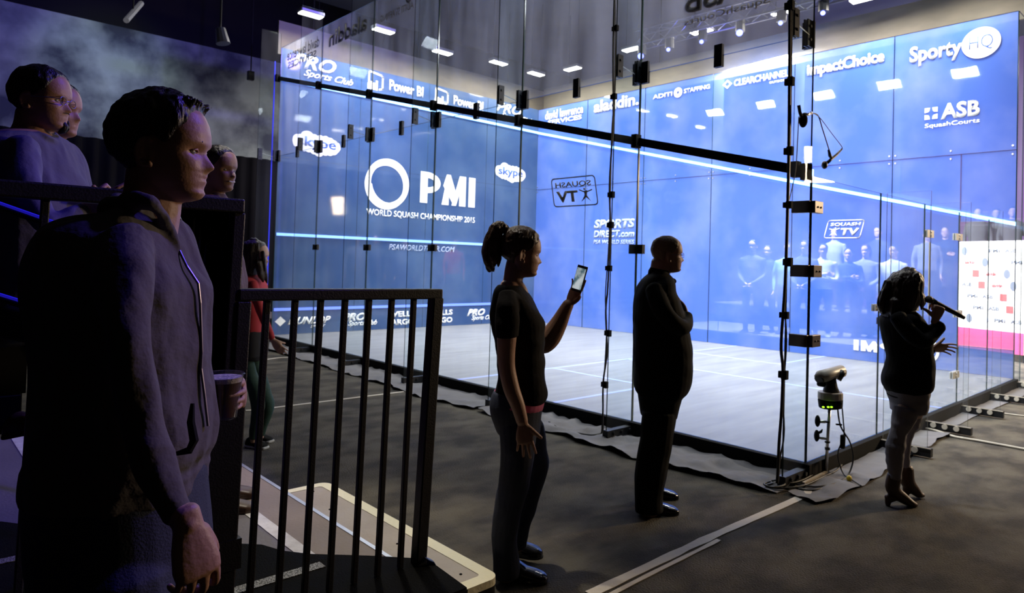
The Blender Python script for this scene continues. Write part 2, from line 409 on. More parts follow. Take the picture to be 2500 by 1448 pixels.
# ------------------------------------------------------------------ the glass court
L_, W_, SEAM, TOP = 9.75, 6.4, 3.2+CH, 5.16+CH
def zc(z): return z+CH
court = root('squash_court_floor', (0, 0, 0), 'pale grey squash court floor inside the glass walls on a black base', 'court floor')
b = NB(); box(b, (0, 0, .04), (W_, L_, CH)); obj('playing_surface', b, M['court'], court)
def fline(x0, y0, x1, y1):
    b = NB(); box(b, (x0, y0, CH), (x1, y1, CH+.002)); obj('court_line', b, M['line'], court)
hw = .025
fline(0, 4.26-hw, W_, 4.26+hw); fline(3.2-hw, 0, 3.2+hw, 4.26)
fline(1.6-hw, 2.61, 1.6+hw, 4.235); fline(0, 2.61, 1.575, 2.66)
fline(4.8-hw, 2.61, 4.8+hw, 4.235); fline(4.825, 2.61, W_, 2.66)
for lo, hi in (((-.05, -.05, 0), (0, L_+.05, CH)), ((W_, -.05, 0), (W_+.05, L_+.05, CH)), ((0, -.05, 0), (W_, 0, CH)), ((0, L_, 0), (W_, L_+.05, CH))):
    b = NB(); box(b, lo, hi); obj('base_frame', b, M['blackm'], court, bevel=.004)

def pane(parent, P0, ux, wlen, z0, z1, n, m, th=.012, gap=.004, name='glass_pane'):
    """upright sheet: P0 corner, ux direction along, n normal; faces glass, rim dark green"""
    b = NB(); ux = Vector(ux); n = Vector(n)
    P = Vector((P0[0], P0[1], 0))
    c = P + ux*(wlen/2); c.z = (z0+z1)/2
    obox(b, c, ux*(wlen/2-gap), n*(th/2), ZU*((z1-z0)/2-gap/2))
    b.normal_update(); inside = Vector((3.2, 4.9, 0))-c
    for f in b.faces:
        q_ = f.normal.dot(n)
        f.material_index = 1 if abs(q_) < .9 else (0 if f.normal.dot(inside) > 0 or not m.name.endswith('film') else 2)
    return obj(name, b, [m, M['edge'], M['glass_back']], parent)
PW = L_/6
def plate(parent, c, u, n, w_, h_, m=None, bolts=2, th=.012, bm_only=None):
    """clamp plate on both sides of a pane with bolt heads"""
    b = NB(); c = Vector(c); u = Vector(u); n = Vector(n)
    for s in (-1, 1):
        obox(b, c+n*s*(.006+th/2), u*w_/2, n*th/2, ZU*h_/2)
        for k in range(bolts):
            z = (k-(bolts-1)/2)*h_*.5
            tube(b, [c+n*s*(.006+th)+ZU*z, c+n*s*(.006+th+.010)+ZU*z], .011, 8)
    return obj('clamp_plate', b, m or M['clamp'], parent)

# --- near side wall (clear glass with outside fins, the boundary beam seen from behind)
nw = root('glass_side_wall', (0, 0, 0), 'clear glass side wall nearest the camera with a sloping black boundary beam', 'glass wall')
for k in range(6):
    pane(nw, (0, k*PW), (0, 1, 0), PW, CH, SEAM, (1, 0, 0), M['glass'])
    pane(nw, (0, k*PW), (0, 1, 0), PW, SEAM, TOP, (1, 0, 0), M['glass_upper'])
FIN = .36
for k in range(7):
    y = k*PW
    pane(nw, (-FIN-.01, y), (1, 0, 0), FIN, .05, TOP+.25, (0, 1, 0), M['fin'], name='glass_fin')
    # foot channel with bolts
    b = NB(); obox(b, (-FIN/2, y, .055), (FIN/2+.02, 0, 0), (0, .03, 0), (0, 0, .035))
    for j in range(3): tube(b, [(-.08-.11*j, y-.03, .06), (-.08-.11*j, y-.045, .06)], .016, 8)
    obj('fin_foot', b, M['black'], nw)
    for z in (zc(3.2),):
        plate(nw, (-.045, y-.002 if k else y+.03, z), (1, 0, 0), (0, 1, 0), .075, .20)
        plate(nw, (0, y+.045, z), (0, 1, 0), (1, 0, 0), .085, .20)
        if k: plate(nw, (0, y-.045, z), (0, 1, 0), (1, 0, 0), .085, .20)
        plate(nw, (-FIN+.04, y, z), (1, 0, 0), (0, 1, 0), .07, .20)
        b = NB(); tube(b, [(-FIN+.06, y+.01, z+.02), (-.07, y+.01, z-.02)], .004, 6); obj('tie_rod', b, M['steel'], nw)
    if 0 < k < 6:
        plate(nw, (0, y, zc(1.575)), (0, 1, 0), (1, 0, 0), .16, .085)
for k in range(6):
    plate(nw, (0, (k+.5)*PW, zc(3.2)), (0, 1, 0), (1, 0, 0), .075, .19)
# sloping boundary beam: 4.57 m at the front, 2.13 m at the back
def slope_beam(x, th, w_, m, parent, name, off=0, y0=0, y1=L_, dz=.028):
    b = NB(); A = Vector((x, y0, zc(2.13+dz)+(4.57-2.13)*y0/L_+off)); B_ = Vector((x, y1, zc(2.13+dz)+(4.57-2.13)*y1/L_+off))
    d = (B_-A)/2; obox(b, (A+B_)/2, d, (th/2, 0, 0), Vector((0, 0, w_/2)))
    return obj(name, b, m, parent)
slope_beam(-.035, .03, .075, M['black'], nw, 'boundary_beam')
slope_beam(.022, .02, .055, M['led'], nw, 'boundary_light')
for k in range(7):
    y = k*PW; z = zc(2.158)+2.44*y/L_
    b = NB(); obox(b, (-.05, y+(.02 if k == 0 else 0), z), (.04, 0, 0), (0, .03, 0), (0, 0, .062)); obj('beam_bracket', b, M['blackm'], nw, bevel=.004)
b = NB(); obox(b, (-.05, .10, zc(2.158)+.025), (.03, 0, 0), (0, .03, 0), (0, 0, .06)); obj('beam_bracket', b, M['blackm'], nw, bevel=.004)
# deep blue strip up the front edge
b = NB(); box(b, (-.10, L_+.03, .2), (-.085, L_+.05, zc(4.9))); obj('edge_light', b, M['ledblue'], nw)

# --- far side wall (blue film), last bay clear beside the back corner
fw_ = root('blue_glass_side_wall', (0, 0, 0), 'bright blue glass side wall on the far side of the court with white sponsor lettering', 'glass wall')
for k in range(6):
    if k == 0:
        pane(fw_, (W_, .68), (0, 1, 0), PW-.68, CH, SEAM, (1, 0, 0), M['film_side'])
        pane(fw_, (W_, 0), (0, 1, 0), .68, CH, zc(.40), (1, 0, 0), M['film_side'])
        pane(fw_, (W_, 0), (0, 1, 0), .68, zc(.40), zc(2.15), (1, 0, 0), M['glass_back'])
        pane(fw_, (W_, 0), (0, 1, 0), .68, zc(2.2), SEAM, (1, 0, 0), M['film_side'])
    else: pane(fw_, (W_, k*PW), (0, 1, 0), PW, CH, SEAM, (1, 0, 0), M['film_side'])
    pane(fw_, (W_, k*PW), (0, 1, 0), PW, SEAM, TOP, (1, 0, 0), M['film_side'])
for k in range(7):
    pane(fw_, (W_+.01, k*PW), (1, 0, 0), FIN, .05, TOP, (0, 1, 0), M['fin'], name='glass_fin')
for k in range(13):
    b = NB()
    for z in (zc(3.14), zc(3.26)):
        for dy in ((-.045, .045) if k % 2 == 0 else (0,)):
            yy = k*PW/2+dy
            if 0 < yy < L_: tube(b, [(W_-.008, yy, z), (W_-.02, yy, z)], .013, 8)
    obj('bolt_heads', b, M['steel'], fw_, kind='stuff')
b = NB(); A = Vector((W_-.02, 0, zc(2.155))); B_ = Vector((W_-.02, L_, zc(4.595)))
obox(b, (A+B_)/2, (B_-A)/2, (.008, 0, 0), (0, 0, .027)); obj('boundary_light', b, M['led'], fw_)

# --- front wall
fr = root('blue_glass_front_wall', (0, L_, 0), 'dark blue glass front wall of the court carrying the large ring logo', 'glass wall')
for k in range(4):
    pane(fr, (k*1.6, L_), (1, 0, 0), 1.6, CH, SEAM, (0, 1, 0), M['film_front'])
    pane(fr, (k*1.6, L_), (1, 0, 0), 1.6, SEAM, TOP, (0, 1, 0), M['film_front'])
for nm, z, h_, mm in (('boundary_light', 4.595, .05, 'led'), ('service_line_light', 1.805, .05, 'led2'), ('tin_line_light', .455, .05, 'tinled')):
    b = NB(); box(b, (0.02, L_-.03, zc(z-h_/2)), (W_-.02, L_-.012, zc(z+h_/2))); obj(nm, b, M[mm], fr)

# --- back wall: low clear glass with a door
bw = root('glass_back_wall', (0, 0, 0), 'low clear glass back wall behind the singing woman with pale metal clamps', 'glass wall')
HB = zc(2.13)
for x0, x1 in ((0, 1.38), (1.38, 2.56), (2.56, 3.74), (3.74, 5.0), (5.0, 6.4)):
    pane(bw, (x0, 0), (1, 0, 0), x1-x0, CH, HB, (0, 1, 0), M['glass_back'], name='glass_door' if x0 == 2.56 else 'glass_pane')
for x in (1.38, 2.56, 3.78, 5.0, 6.4):
    pane(bw, (x, -.05-FIN), (0, 1, 0), FIN, .05, HB, (1, 0, 0), M['glass_back'], name='glass_fin')
    b = NB(); obox(b, (x, -.05-FIN/2, .05), (.028, 0, 0), (0, FIN/2+.03, 0), (0, 0, .035)); ft = obj('fin_foot', b, M['black'], bw)
    b = NB()
    for j in range(3): tube(b, [(x-.028, -.12-.10*j, .06), (x-.045, -.12-.10*j, .06)], .026, 10)
    obj('foot_bolt', b, M['cord'], ft)
    b = NB(); obox(b, (x-.03, -.05-FIN/2, .088), (.004, 0, 0), (0, FIN/2+.03, 0), (0, 0, .004)); obj('foot_trim', b, M['cord'], ft)
for px, py, w_, m_ in ((2268, 571, .20, 'clampw'), (2338, 579, .24, 'clampw'), (2137, 751, .09, 'clampw'), (2150, 783, .10, 'clampb'), (2338, 766, .22, 'clampw'), (2232, 750, .16, 'clampw'), (2330, 915, .24, 'clampw'), (2274, 940, .09, 'clampw')):
    p = on_y(px, py, 0); plate(bw, p, (1, 0, 0), (0, 1, 0), w_, .075 if w_ > .1 else .06, M[m_])
# door handle rail
b = NB(); p0 = on_y(2270, 592, -.03); p1 = on_y(2266, 770, -.03); tube(b, [p0, (p0.x, p0.y, p1.z)], .009, 8); obj('door_rail', b, M['cord'], bw)
# corner brackets joining side and back walls
for z in (zc(1.90), zc(1.42), zc(.90)):
    b = NB(); obox(b, (-.03, .06, z), (.02, 0, 0), (0, .07, 0), (0, 0, .045)); obox(b, (.05, -.02, z), (.07, 0, 0), (0, .02, 0), (0, 0, .045))
    for dx in (.03, .08): tube(b, [(dx, -.04, z), (dx, -.048, z)], .008, 8)
    obj('corner_bracket', b, M['clampb'], bw, bevel=.004)

# ------------------------------------------------------------------ lettering on the walls
NF, NS = (0, -1, 0), (-1, 0, 0)
def put_front(bm, m, name, parent=fr, zoff=.012): # 2D x = world x, y = court height
    return obj(name, place(bm, (0, L_-.010, CH), (1, 0, 0), (0, 0, 1), (0, -1, 0), .002), m, parent)
def put_far(bm, m, name, y0, parent=fw_):        # 2D x runs towards the back corner
    return obj(name, place(bm, (W_-.010, y0, CH), (0, -1, 0), (0, 0, 1), (-1, 0, 0), .002), m, parent)
def put_near(bm, m, name, y0):                   # read from inside: mirrored from outside
    return obj(name, place(bm, (.008, y0, CH), (0, 1, 0), (0, 0, 1), (1, 0, 0), .002), m, nw)
def cloud(s, x0, x1, y0, y1, mw, ml, put):
    b = NB(); cx, cy = (x0+x1)/2, (y0+y1)/2; w_, h_ = x1-x0, y1-y0
    rnd = random.Random(3)
    for i in range(22):
        a = i*2*PI/22; r = .15*h_+.05*h_*rnd.random()
        disc(b, (cx+.40*w_*math.cos(a), cy+.24*h_*math.sin(a)-.03*h_*math.cos(a), 0), (r*1.05, 0, 0), (0, r, 0), 18)
    disc(b, (cx-.20*w_, cy+.28*h_, 0), (.13*w_, 0, 0), (0, .20*h_, 0), 18); disc(b, (cx+.1*w_, cy+.18*h_, 0), (.16*w_, 0, 0), (0, .18*h_, 0), 18)
    disc(b, (cx+.04*w_, cy-.30*h_, 0), (.10*w_, 0, 0), (0, .18*h_, 0), 18)
    disc(b, (cx, cy, 0), (.42*w_, 0, 0), (0, .28*h_, 0), 24)
    o = put(b, mw, 'cloud_logo')
    t = T(s, x0+.11*w_, x1-.11*w_, cy-.24*h_, cy+.26*h_, .02)
    return o, t
for x0, x1, y0, y1 in ((.24, 1.22, 3.28, 3.75), (5.06, 6.04, 3.28, 3.75)):
    o, t = cloud('skype', x0, x1, y0, y1, M['logo_w'], None, put_front)
    obj('lettering', place(t, (0, L_-.013, CH), (1, 0, 0), (0, 0, 1), (0, -1, 0), .002), M['logo_b'], fr)
# ring logo and large letters
b = ringshape(2.26, 2.94, .385, .50, ecc=.0); b2 = ringshape(2.23, 2.90, .395, .49); merge(b, b2)
cres = [(2.26+.41*math.cos(a), 2.94+.41*math.sin(a)) for a in np.linspace(PI*1.02, PI*1.62, 20)] + [(2.36+.44*math.cos(a), 2.94+.41*math.sin(a)-.0) for a in np.linspace(PI*1.58, PI*1.04, 20)]
merge(b, poly([(x-.02, y+.01) for x, y in cres]))
put_front(b, M['logo_w'], 'ring_logo')
def pmi(x0, x1, y0, y1, mir=False):
    W0, H0 = x1-x0, y1-y0; t = .125; R_ = lambda ax, ay, bx, by: poly([(ax, ay), (bx, ay), (bx, by), (ax, by)])
    b = R_(0, 0, t, 1)
    o_ = [(.10+.25*math.cos(a), .66+.34*math.sin(a)) for a in np.linspace(-PI/2, PI/2, 20)]; i_ = [(.12+.13*math.cos(a), .66+.15*math.sin(a)) for a in np.linspace(PI/2, -PI/2, 20)]
    for k in range(19): merge(b, poly([o_[k], o_[k+1], i_[18-k], i_[19-k]]))
    merge(b, poly([(.38, 0), (.38+t, 0), (.505, .62), (.455, .82)])); merge(b, poly([(.40, .62), (.46, 1), (.53, 1), (.66, .30), (.60, 0)]))
    merge(b, poly([(.56, 0), (.64, 0), (.79, .98), (.70, 1)])); merge(b, R_(.70, 0, .70+t*.95, 1)); merge(b, R_(.875, 0, 1, 1))
    for v in b.verts: v.co.x = (x1-v.co.x*W0) if mir else x0+v.co.x*W0; v.co.y = y0+v.co.y*H0
    if mir:
        for f in b.faces: f.normal_flip()
    return b
put_front(pmi(3.04, 4.5, 2.62, 3.28), M['logo_w'], 'large_lettering')
put_front(T('WORLD SQUASH CHAMPIONSHIP 2015', 1.80, 4.52, 2.25, 2.40, .012), M['logo_w'], 'lettering')
put_front(T('PSAWORLDTOUR.COM', 2.33, 3.98, 1.60, 1.72, .01, .25), M['logo_w2'], 'lettering')
# top row
b = T('PRO', .20, 1.06, 4.87, 5.14, .03, .35); merge(b, T('Sports Club', .42, 1.42, 4.70, 4.87, .015, .5)); put_front(b, M['logo_w'], 'lettering')
def pbi(x0, x1, y0, y1):
    w_, h_ = (x1-x0), y1-y0; iw = .24*w_
    b = strokes([[(x0, y0+.35*h_), (x0, y1), (x0+iw*.9, y1-.12*h_), (x0+iw, y1-.22*h_), (x0+iw, y0+.1*h_), (x0+iw*.8, y0+.04*h_)]], .035)
    for i, hh in enumerate((.30, .42, .36, .52)):
        merge(b, poly([(x0-.03+i*.06, y0-.05*h_), (x0+.015+i*.06, y0-.05*h_), (x0+.015+i*.06, y0+hh*h_), (x0-.03+i*.06, y0+hh*h_)]))
    return merge(b, T('Power BI', x0+.36*w_, x1, y0+.12*h_, y1-.22*h_, .03))
put_front(pbi(1.76, 3.04, 4.78, 5.12), M['logo_w'], 'lettering')
put_front(pbi(3.36, 4.66, 4.78, 5.10), M['logo_w'], 'lettering')
b = T('PRO', 5.05, 5.85, 4.90, 5.13, .03, .35); merge(b, T('Sports Club', 5.2, 6.2, 4.74, 4.90, .015, .5)); put_front(b, M['logo_w'], 'lettering')
# tin row
b = poly([(.05, .24), (.15, .33), (.25, .24), (.15, .15)]); merge(b, T('DUNLOP', .28, 1.12, .17, .31, .04, .45)); merge(b, T('SPORT', .72, 1.02, .10, .15, .01, .4)); put_front(b, M['logo_w'], 'lettering')
def prow(x0, x1):
    b = T('PRO', x0+.02, x0+.68*(x1-x0), .19, .35, .05, .35); return merge(b, T('Sports Club', x0+.15, x1, .07, .20, .02, .5))
put_front(prow(1.33, 2.12), M['logo_w'], 'lettering'); put_front(prow(4.36, 5.15), M['logo_w'], 'lettering')
for x0, x1 in ((2.36, 3.0), (3.34, 3.98)):
    b = T('WELLS', x0, x1, .235, .355, .04); merge(b, T('FARGO', x0, x1, .07, .19, .04)); put_front(b, M['logo_w'], 'lettering')
# far wall: u = y0 - y
def far(s, ya, yb, z0, z1, bold=.02, shear=0, m='logo_w'): return put_far(T(s, 0, ya-yb, z0, z1, bold, shear), M[m], 'lettering', ya)
b = T('david lawrence', 0, 1.24, 4.87, 5.08, .02); merge(b, T('SERVICES', .1, 1.2, 4.74, 4.85, .02)); put_far(b, M['logo_w'], 'lettering', 9.50)
far('aladdin.', 7.93, 6.67, 4.82, 5.09, .03)
b = T('ADITI', 0, .48, 4.88, 4.97, .02); merge(b, T('STAFFING', .76, 1.35, 4.88, 4.97, .02)); merge(b, ringshape(.62, 4.925, .03, .10, 24)); put_far(b, M['logo_w'], 'lettering', 6.30)
b = T('CLEARCHANNEL', .24, 1.31, 4.83, 4.96, .03); merge(b, ringshape(.10, 4.90, .045, .085, 4, ex=1.2)); merge(b, T('OUTDOOR', .95, 1.31, 4.76, 4.80, .01)); put_far(b, M['logo_w'], 'lettering', 4.67)
far('impactChoice', 3.03, 1.77, 4.72, 4.98, .04)
b = T('Sporty', 0, .71, 4.61, 4.93, .03); o = put_far(b, M['logo_w'], 'lettering', 1.40)
b = NB(); disc(b, (.95, 4.80, 0), (.245, 0, 0), (0, .225, 0), 40); put_far(b, M['logo_w'], 'oval_logo', 1.40)
b = T('HQ', .80, 1.10, 4.69, 4.91, -.012); obj('lettering', place(b, (W_-.014, 1.40, CH), (0, -1, 0), (0, 0, 1), (-1, 0, 0), .002), M['logo_b'], fw_)
def asb(x0, x1, y0, y1):
    w_, h_ = x1-x0, y1-y0; s = .23*w_; cx, cy = x0+s/2, y0+.66*h_; q = s/2; g = .16*q
    b = NB()
    for sx in (-1, 1):
        for sy in (-1, 1):
            merge(b, poly([(cx+sx*g*.4+sx*x*q, cy+sy*g*.4+sy*y*q) for x, y in ((.42, .22), (1, .12), (1, 1), (.12, 1), (.22, .42))][::sx*sy]))
    merge(b, T('ASB', x0+.30*w_, x1, y0+.34*h_, y1, .035)); return merge(b, T('SquashCourts', x0, x1, y0, y0+.24*h_, .012))
put_far(asb(0, .72, 3.62, 3.98), M['logo_w'], 'lettering', 1.17)
def squashtv(x0, x1, y0, y1, sh=0):
    w_, h_ = x1-x0, y1-y0; r = .06*w_
    pl = []
    for (cx, cy, a0) in ((x1-r, y1-r, 0), (x0+r, y1-r, 90), (x0+r, y0+r, 180), (x1-r, y0+r, 270)):
        pl += [(cx+r*math.cos(math.radians(a0+a)), cy+r*math.sin(math.radians(a0+a))) for a in (0, 30, 60, 90)]
    b = strokes([pl+[pl[0]]], .012)
    merge(b, T('SQUASH', x0+.10*w_, x1-.08*w_, y0+.64*h_, y0+.86*h_, .02)); merge(b, T('TV', x0+.42*w_, x1-.08*w_, y0+.14*h_, y0+.54*h_, .035))
    fx = x0+.24*w_
    merge(b, poly([(fx-.10*w_, y0+.12*h_), (fx-.02*w_, y0+.34*h_), (fx-.04*w_, y0+.52*h_), (fx+.03*w_, y0+.50*h_), (fx+.03*w_, y0+.34*h_), (fx+.12*w_, y0+.12*h_), (fx, y0+.27*h_)]))
    disc(b, (fx+.02*w_, y0+.56*h_, 0), (.022*w_, 0, 0), (0, .03*h_, 0), 10)
    merge(b, strokes([[(fx-.14*w_, y0+.52*h_), (fx, y0+.44*h_), (fx+.13*w_, y0+.54*h_)]], .012))
    if sh:
        for v in b.verts: v.co.x += (v.co.y-y0)*sh
    return b
put_far(squashtv(0, .58, 1.98, 2.27, .25), M['logo_w'], 'lettering', 2.68)
b = T('SPORTS', 0, 1.15, 2.22, 2.42, .05, .2); merge(b, T('DIRECT.com', 0, 1.15, 2.02, 2.18, .04, .2)); merge(b, T('PSA WORLD SERIES', 0, 1.15, 1.88, 1.97, .012, .2)); put_far(b, M['logo_w2'], 'lettering', 7.84)
b = pmi(0, .62, .16, .33, True)
put_far(b, M['logo_w'], 'lettering', 2.16)
put_far(ringshape(1.04, .27, .16, .20, 40), M['logo_w'], 'ring_logo', 2.16)
# near wall, read from inside
b = T('david lawrence', 0, 1.24, 4.87, 5.06, .015); merge(b, T('SERVICES', .1, 1.2, 4.72, 4.84, .015)); put_near(b, M['logo_d'], 'lettering', 8.27)
put_near(T('aladdin', 0, 1.2, 4.78, 5.04, .03), M['logo_d'], 'lettering', 6.73)
b = T('ADITI STAFFING', 0, .85, 4.80, 4.90, .01); merge(b, ringshape(.12, 4.98, .05, .08, 20)); put_near(b, M['logo_d'], 'lettering', 5.50)
put_near(asb(0, .80, 3.52, 3.86), M['logo_d'], 'lettering', .37)
put_near(squashtv(0, .60, 2.01, 2.30, .2), M['logo_d'], 'lettering', 2.12)
put_near(T('SPORTS', 0, .5, 4.1, 4.2, .02), M['logo_d'], 'lettering', .45)

# ------------------------------------------------------------------ header board and lamps over the court
hb = root('header_board', (0, L_, TOP), 'beige header board running along the top of the front wall', 'board')
b = NB(); box(b, (.1, L_+.40, TOP-.0), (W_+.9, L_+.45, TOP+.62)); obj('board', b, M['fascia'], hb)
hs = root('header_board', (W_, 0, TOP), 'beige header board running along the top of the far blue side wall', 'board')
b = NB(); box(b, (W_+.40, -1.6, TOP+.0), (W_+.45, L_+.24, TOP+.62)); obj('board', b, M['fascia'], hs)
for y in (.5, 3.5, 6.5, 9.2):
    b = NB(); tube(b, [(W_+.47, y, TOP+.4), (W_+.47, y, 7.6)], .01, 6); obj('hanger_rod', b, M['black'], hs)
for x in (.8, 3.2, 5.8):
    b = NB(); tube(b, [(x, L_+.47, TOP+.4), (x, L_+.47, 7.6)], .01, 6); obj('hanger_rod', b, M['black'], hb)
def lamp(loc, ux, label, power=58, tgt=None):
    t = root('court_lamp', loc, label, 'lamp', 'hanging lamps over the court')
    c = Vector(loc); ux = Vector(ux); n = Vector((0, 0, 1)).cross(ux)
    b = NB(); obox(b, c+ZU*.05, ux*.22, n*.10, ZU*.035); obj('housing', b, M['lampbody'], t, bevel=.02)
    b = NB(); obox(b, c+ZU*.008, ux*.20, n*.085, ZU*.009); obj('diffuser', b, M['lampglow'], t, bevel=.008)
    b = NB()
    for s in (-1, 1): tube(b, [c+ux*.15*s+ZU*.08, c+ux*.15*s+ZU*(7.58-c.z)], .004, 6)
    obj('hanger', b, M['black'], t)
    light('lamp_light', 'AREA', c-ZU*.03, tgt or (c-ZU*5), power, WARM, .4, .18, parent=None)
    return t
ords = ('first', 'second', 'third', 'fourth', 'fifth')
for k, (x, z) in enumerate(((.25, 5.66), (1.70, 5.75), (3.08, 5.66), (4.58, 5.78), (5.72, 5.78))):
    lamp((x, 9.15, zc(z)), (1, 0, 0), ords[k]+' glowing lamp from the left in the row above the front wall')
for k, (y, z) in enumerate(((8.06, 5.71), (6.41, 5.80), (4.78, 5.79), (3.17, 5.74), (1.87, 5.63))):
    lamp((5.8, y, zc(z)), (0, 1, 0), ords[k]+' glowing lamp from the far corner in the row above the blue side wall')
lamp((5.8, .6, zc(5.7)), (0, 1, 0), 'sixth glowing lamp of the side row, beyond the top of the frame')

# fixtures of the lamps whose light is set at the top of the script
for k, (x, y, ux) in enumerate([(.35, y, (0, 1, 0)) for y in (.6, 2.2, 3.8, 5.4, 7.0, 8.6)]+[(x, .1, (1, 0, 0)) for x in (1.6, 3.2, 4.8)]):
    t = root('court_lamp', (x, y, 6.2), 'court lamp above the near side or back wall, higher than the picture', 'lamp', 'court lamps above the near walls')
    c = Vector((x, y, 6.2)); u_ = Vector(ux); n_v = ZU.cross(u_)
    b = NB(); obox(b, c+ZU*.10, u_*.27, n_v*.15, ZU*.05); obj('housing', b, M['lampbody'], t, bevel=.02)
    b = NB()
    for q_ in (-1, 1): tube(b, [c+u_*.2*q_+ZU*.14, c+u_*.2*q_+ZU*1.39], .005, 6)
    obj('hanger', b, M['black'], t)

# stage truss with blue moving lamps, beyond the far wall
tr = root('lighting_truss', (9.5, 5, 6.6), 'metal lighting truss with blue stage lamps above the far wall', 'truss')
def trussat(p0, p1, parent):
    p0, p1 = Vector(p0), Vector(p1); d = (p1-p0); n = 12; u = perp(d.normalized()); v = d.normalized().cross(u); q = .14
    C4 = [(u+v)*q, (u-v)*q, (-u-v)*q, (v-u)*q]; b = NB()
    for c in C4: tube(b, [p0+c, p1+c], .018, 6)
    for i in range(n):
        for j in range(4): tube(b, [p0+d*i/n+C4[j], p0+d*(i+1)/n+C4[(j+1) % 4]], .009, 5)
    return obj('truss_frame', b, M['truss'], parent)
A = at(1560, 98, 13.0); B_ = at(2060, -30, 10.5)
trussat(A, B_, tr)
for i, f_ in enumerate((.02, .18, .36, .55, .74, .92)):
    p = A.lerp(B_, f_); b = NB(); tube(b, [p+ZU*-.1, p+ZU*-.30], .08, 10); s_ = obj('stage_lamp', b, M['black'], tr)
    b = NB(); sphere(b, p+ZU*-.34+RH*-.03-FH*.05, .055 if i % 3 == 0 else .035, 8); obj('lamp_lens', b, M['bluelamp'], s_)
light('truss_blue_light', 'SPOT', A.lerp(B_, .4)-ZU*.6, A.lerp(B_, .5)+ZU*3, 60, (.1, .12, 1), .1, spot=120)
# small fixtures on the dark ceiling, left
p = at(325, 28, 9.0); t = root('ceiling_tube_lamp', p, 'short dim tube lamp hanging near the ceiling at the upper left', 'lamp')
b = NB(); tube(b, [at(308, 50, 8.6), at(345, 8, 9.4)], .035, 8); obj('tube', b, M['tube'], t)
b = NB(); tube(b, [at(325, 28, 9), at(325, 28, 9)+ZU*(7.6-at(325, 28, 9).z)], .01, 6); obj('hanger', b, M['black'], t)
p = at(538, 70, 10.0); t = root('ceiling_spotlight', p, 'small dark spotlight under the ceiling left of the glass court', 'spotlight')
b = NB(); tube(b, [p, p-ZU*.22+RH*.05], [.07, .10], 12); obj('spot_body', b, M['truss'], t)
b = NB(); tube(b, [p, p+ZU*(7.58-p.z)], .015, 6); obj('hanger', b, M['black'], t)
p = at(612, 185, 13.6); t = root('wall_fixture', p, 'small dark fixture hanging on a rod in front of the light-patterned wall', 'fixture')
b = NB(); obox(b, p, (.06, 0, 0), (0, .05, 0), (0, 0, .09)); obj('box', b, M['black'], t, bevel=.01)
b = NB(); tube(b, [p, p+ZU*(7.58-p.z)], .012, 6); obj('rod', b, M['black'], t)

# ------------------------------------------------------------------ ground: cloth, tape, deck
def patch(name, outline, z, m, label=None, cat=None, wr=.0, res=.05, parent=None, th=.004, seed=0, z_fn=None):
    """flat irregular sheet filled with a grid so that it can be wrinkled"""
    b = NB(); b.faces.new([b.verts.new((x, y, z)) for x, y in outline])
    xs = [p[0] for p in outline]; ys = [p[1] for p in outline]
    if wr:
        for ax, lo, hi in ((0, min(xs), max(xs)), (1, min(ys), max(ys))):
            k = lo+res
            while k < hi:
                co = Vector((k, 0, 0)) if ax == 0 else Vector((0, k, 0)); no = Vector((1, 0, 0)) if ax == 0 else Vector((0, 1, 0))
                bmesh.ops.bisect_plane(b, geom=b.verts[:]+b.edges[:]+b.faces[:], plane_co=co, plane_no=no); k += res
        for v in b.verts:
            p = v.co*3.1+Vector((seed, 0, 0)); a = abs(noise.noise(p)); c = noise.noise(v.co*9+Vector((0, seed, 0)))
            v.co.z += wr*(max(0, .32-a)*2.2 + .35*c + .25)
    else:
        r = bmesh.ops.extrude_face_region(b, geom=b.faces[:])
        for g in r['geom']:
            if isinstance(g, bmesh.types.BMVert): g.co.z += th
        bmesh.ops.recalc_face_normals(b, faces=b.faces)
    o = obj(name, b, m, parent, smooth=bool(wr))
    if label: tag(o, label, cat)
    return o
def wav(pts, amp, seed, step=.12):
    out = []
    for (a, b_) in zip(pts[:-1], pts[1:]):
        a, b_ = Vector((*a, 0)), Vector((*b_, 0)); n = max(1, int((b_-a).length/step))
        for i in range(n):
            p = a.lerp(b_, i/n); q = Vector((noise.noise(p*4+Vector((seed, 0, 0))), noise.noise(p*4+Vector((0, seed, 3))), 0))*amp; out.append((p.x+q.x, p.y+q.y))
    out.append(pts[-1]); return out
ol = wav([(-.49, -.05), (-.58, .4), (-.61, 1.0), (-.60, 2.2), (-.54, 3.2)], .09, 2)+[(-.06, 3.2), (-.06, -.05)]
patch('groundcloth', ol, .004, M['cloth'], 'crumpled grey ground cloth along the near side wall, right of the woman with the phone', 'cloth', .045, .04, seed=1)
ol = wav([(-.54, 3.25), (-.62, 4.0), (-.56, 5.3), (-.5, 7.4), (-.45, 9.7)], .09, 5)+[(-.06, 9.7), (-.06, 3.25)]
patch('groundcloth', ol, .004, M['cloth'], 'crumpled grey ground cloth along the far half of the side wall, seen through the railing', 'cloth', .030, .05, seed=4)
ol = [(-.44, -.08), (-.50, -.30), (-.30, -.36)]+wav([(-.1, -.34), (.16, -.37), (1.2, -.30), (2.45, -.29)], .03, 8)+[(2.45, -.06), (-.06, -.06)]
patch('groundcloth', ol, .005, M['cloth'], 'grey ground cloth along the back wall under the camera stand', 'cloth', .026, .04, seed=7)
ol = [(2.62, -.06), (2.62, -.22), (3.6, -.20), (4.9, -.24), (6.3, -.26), (6.3, -.06)]
patch('groundcloth', ol, .005, M['cloth'], 'grey ground cloth behind the bolted feet at the far right', 'cloth', .01, .06, seed=9)
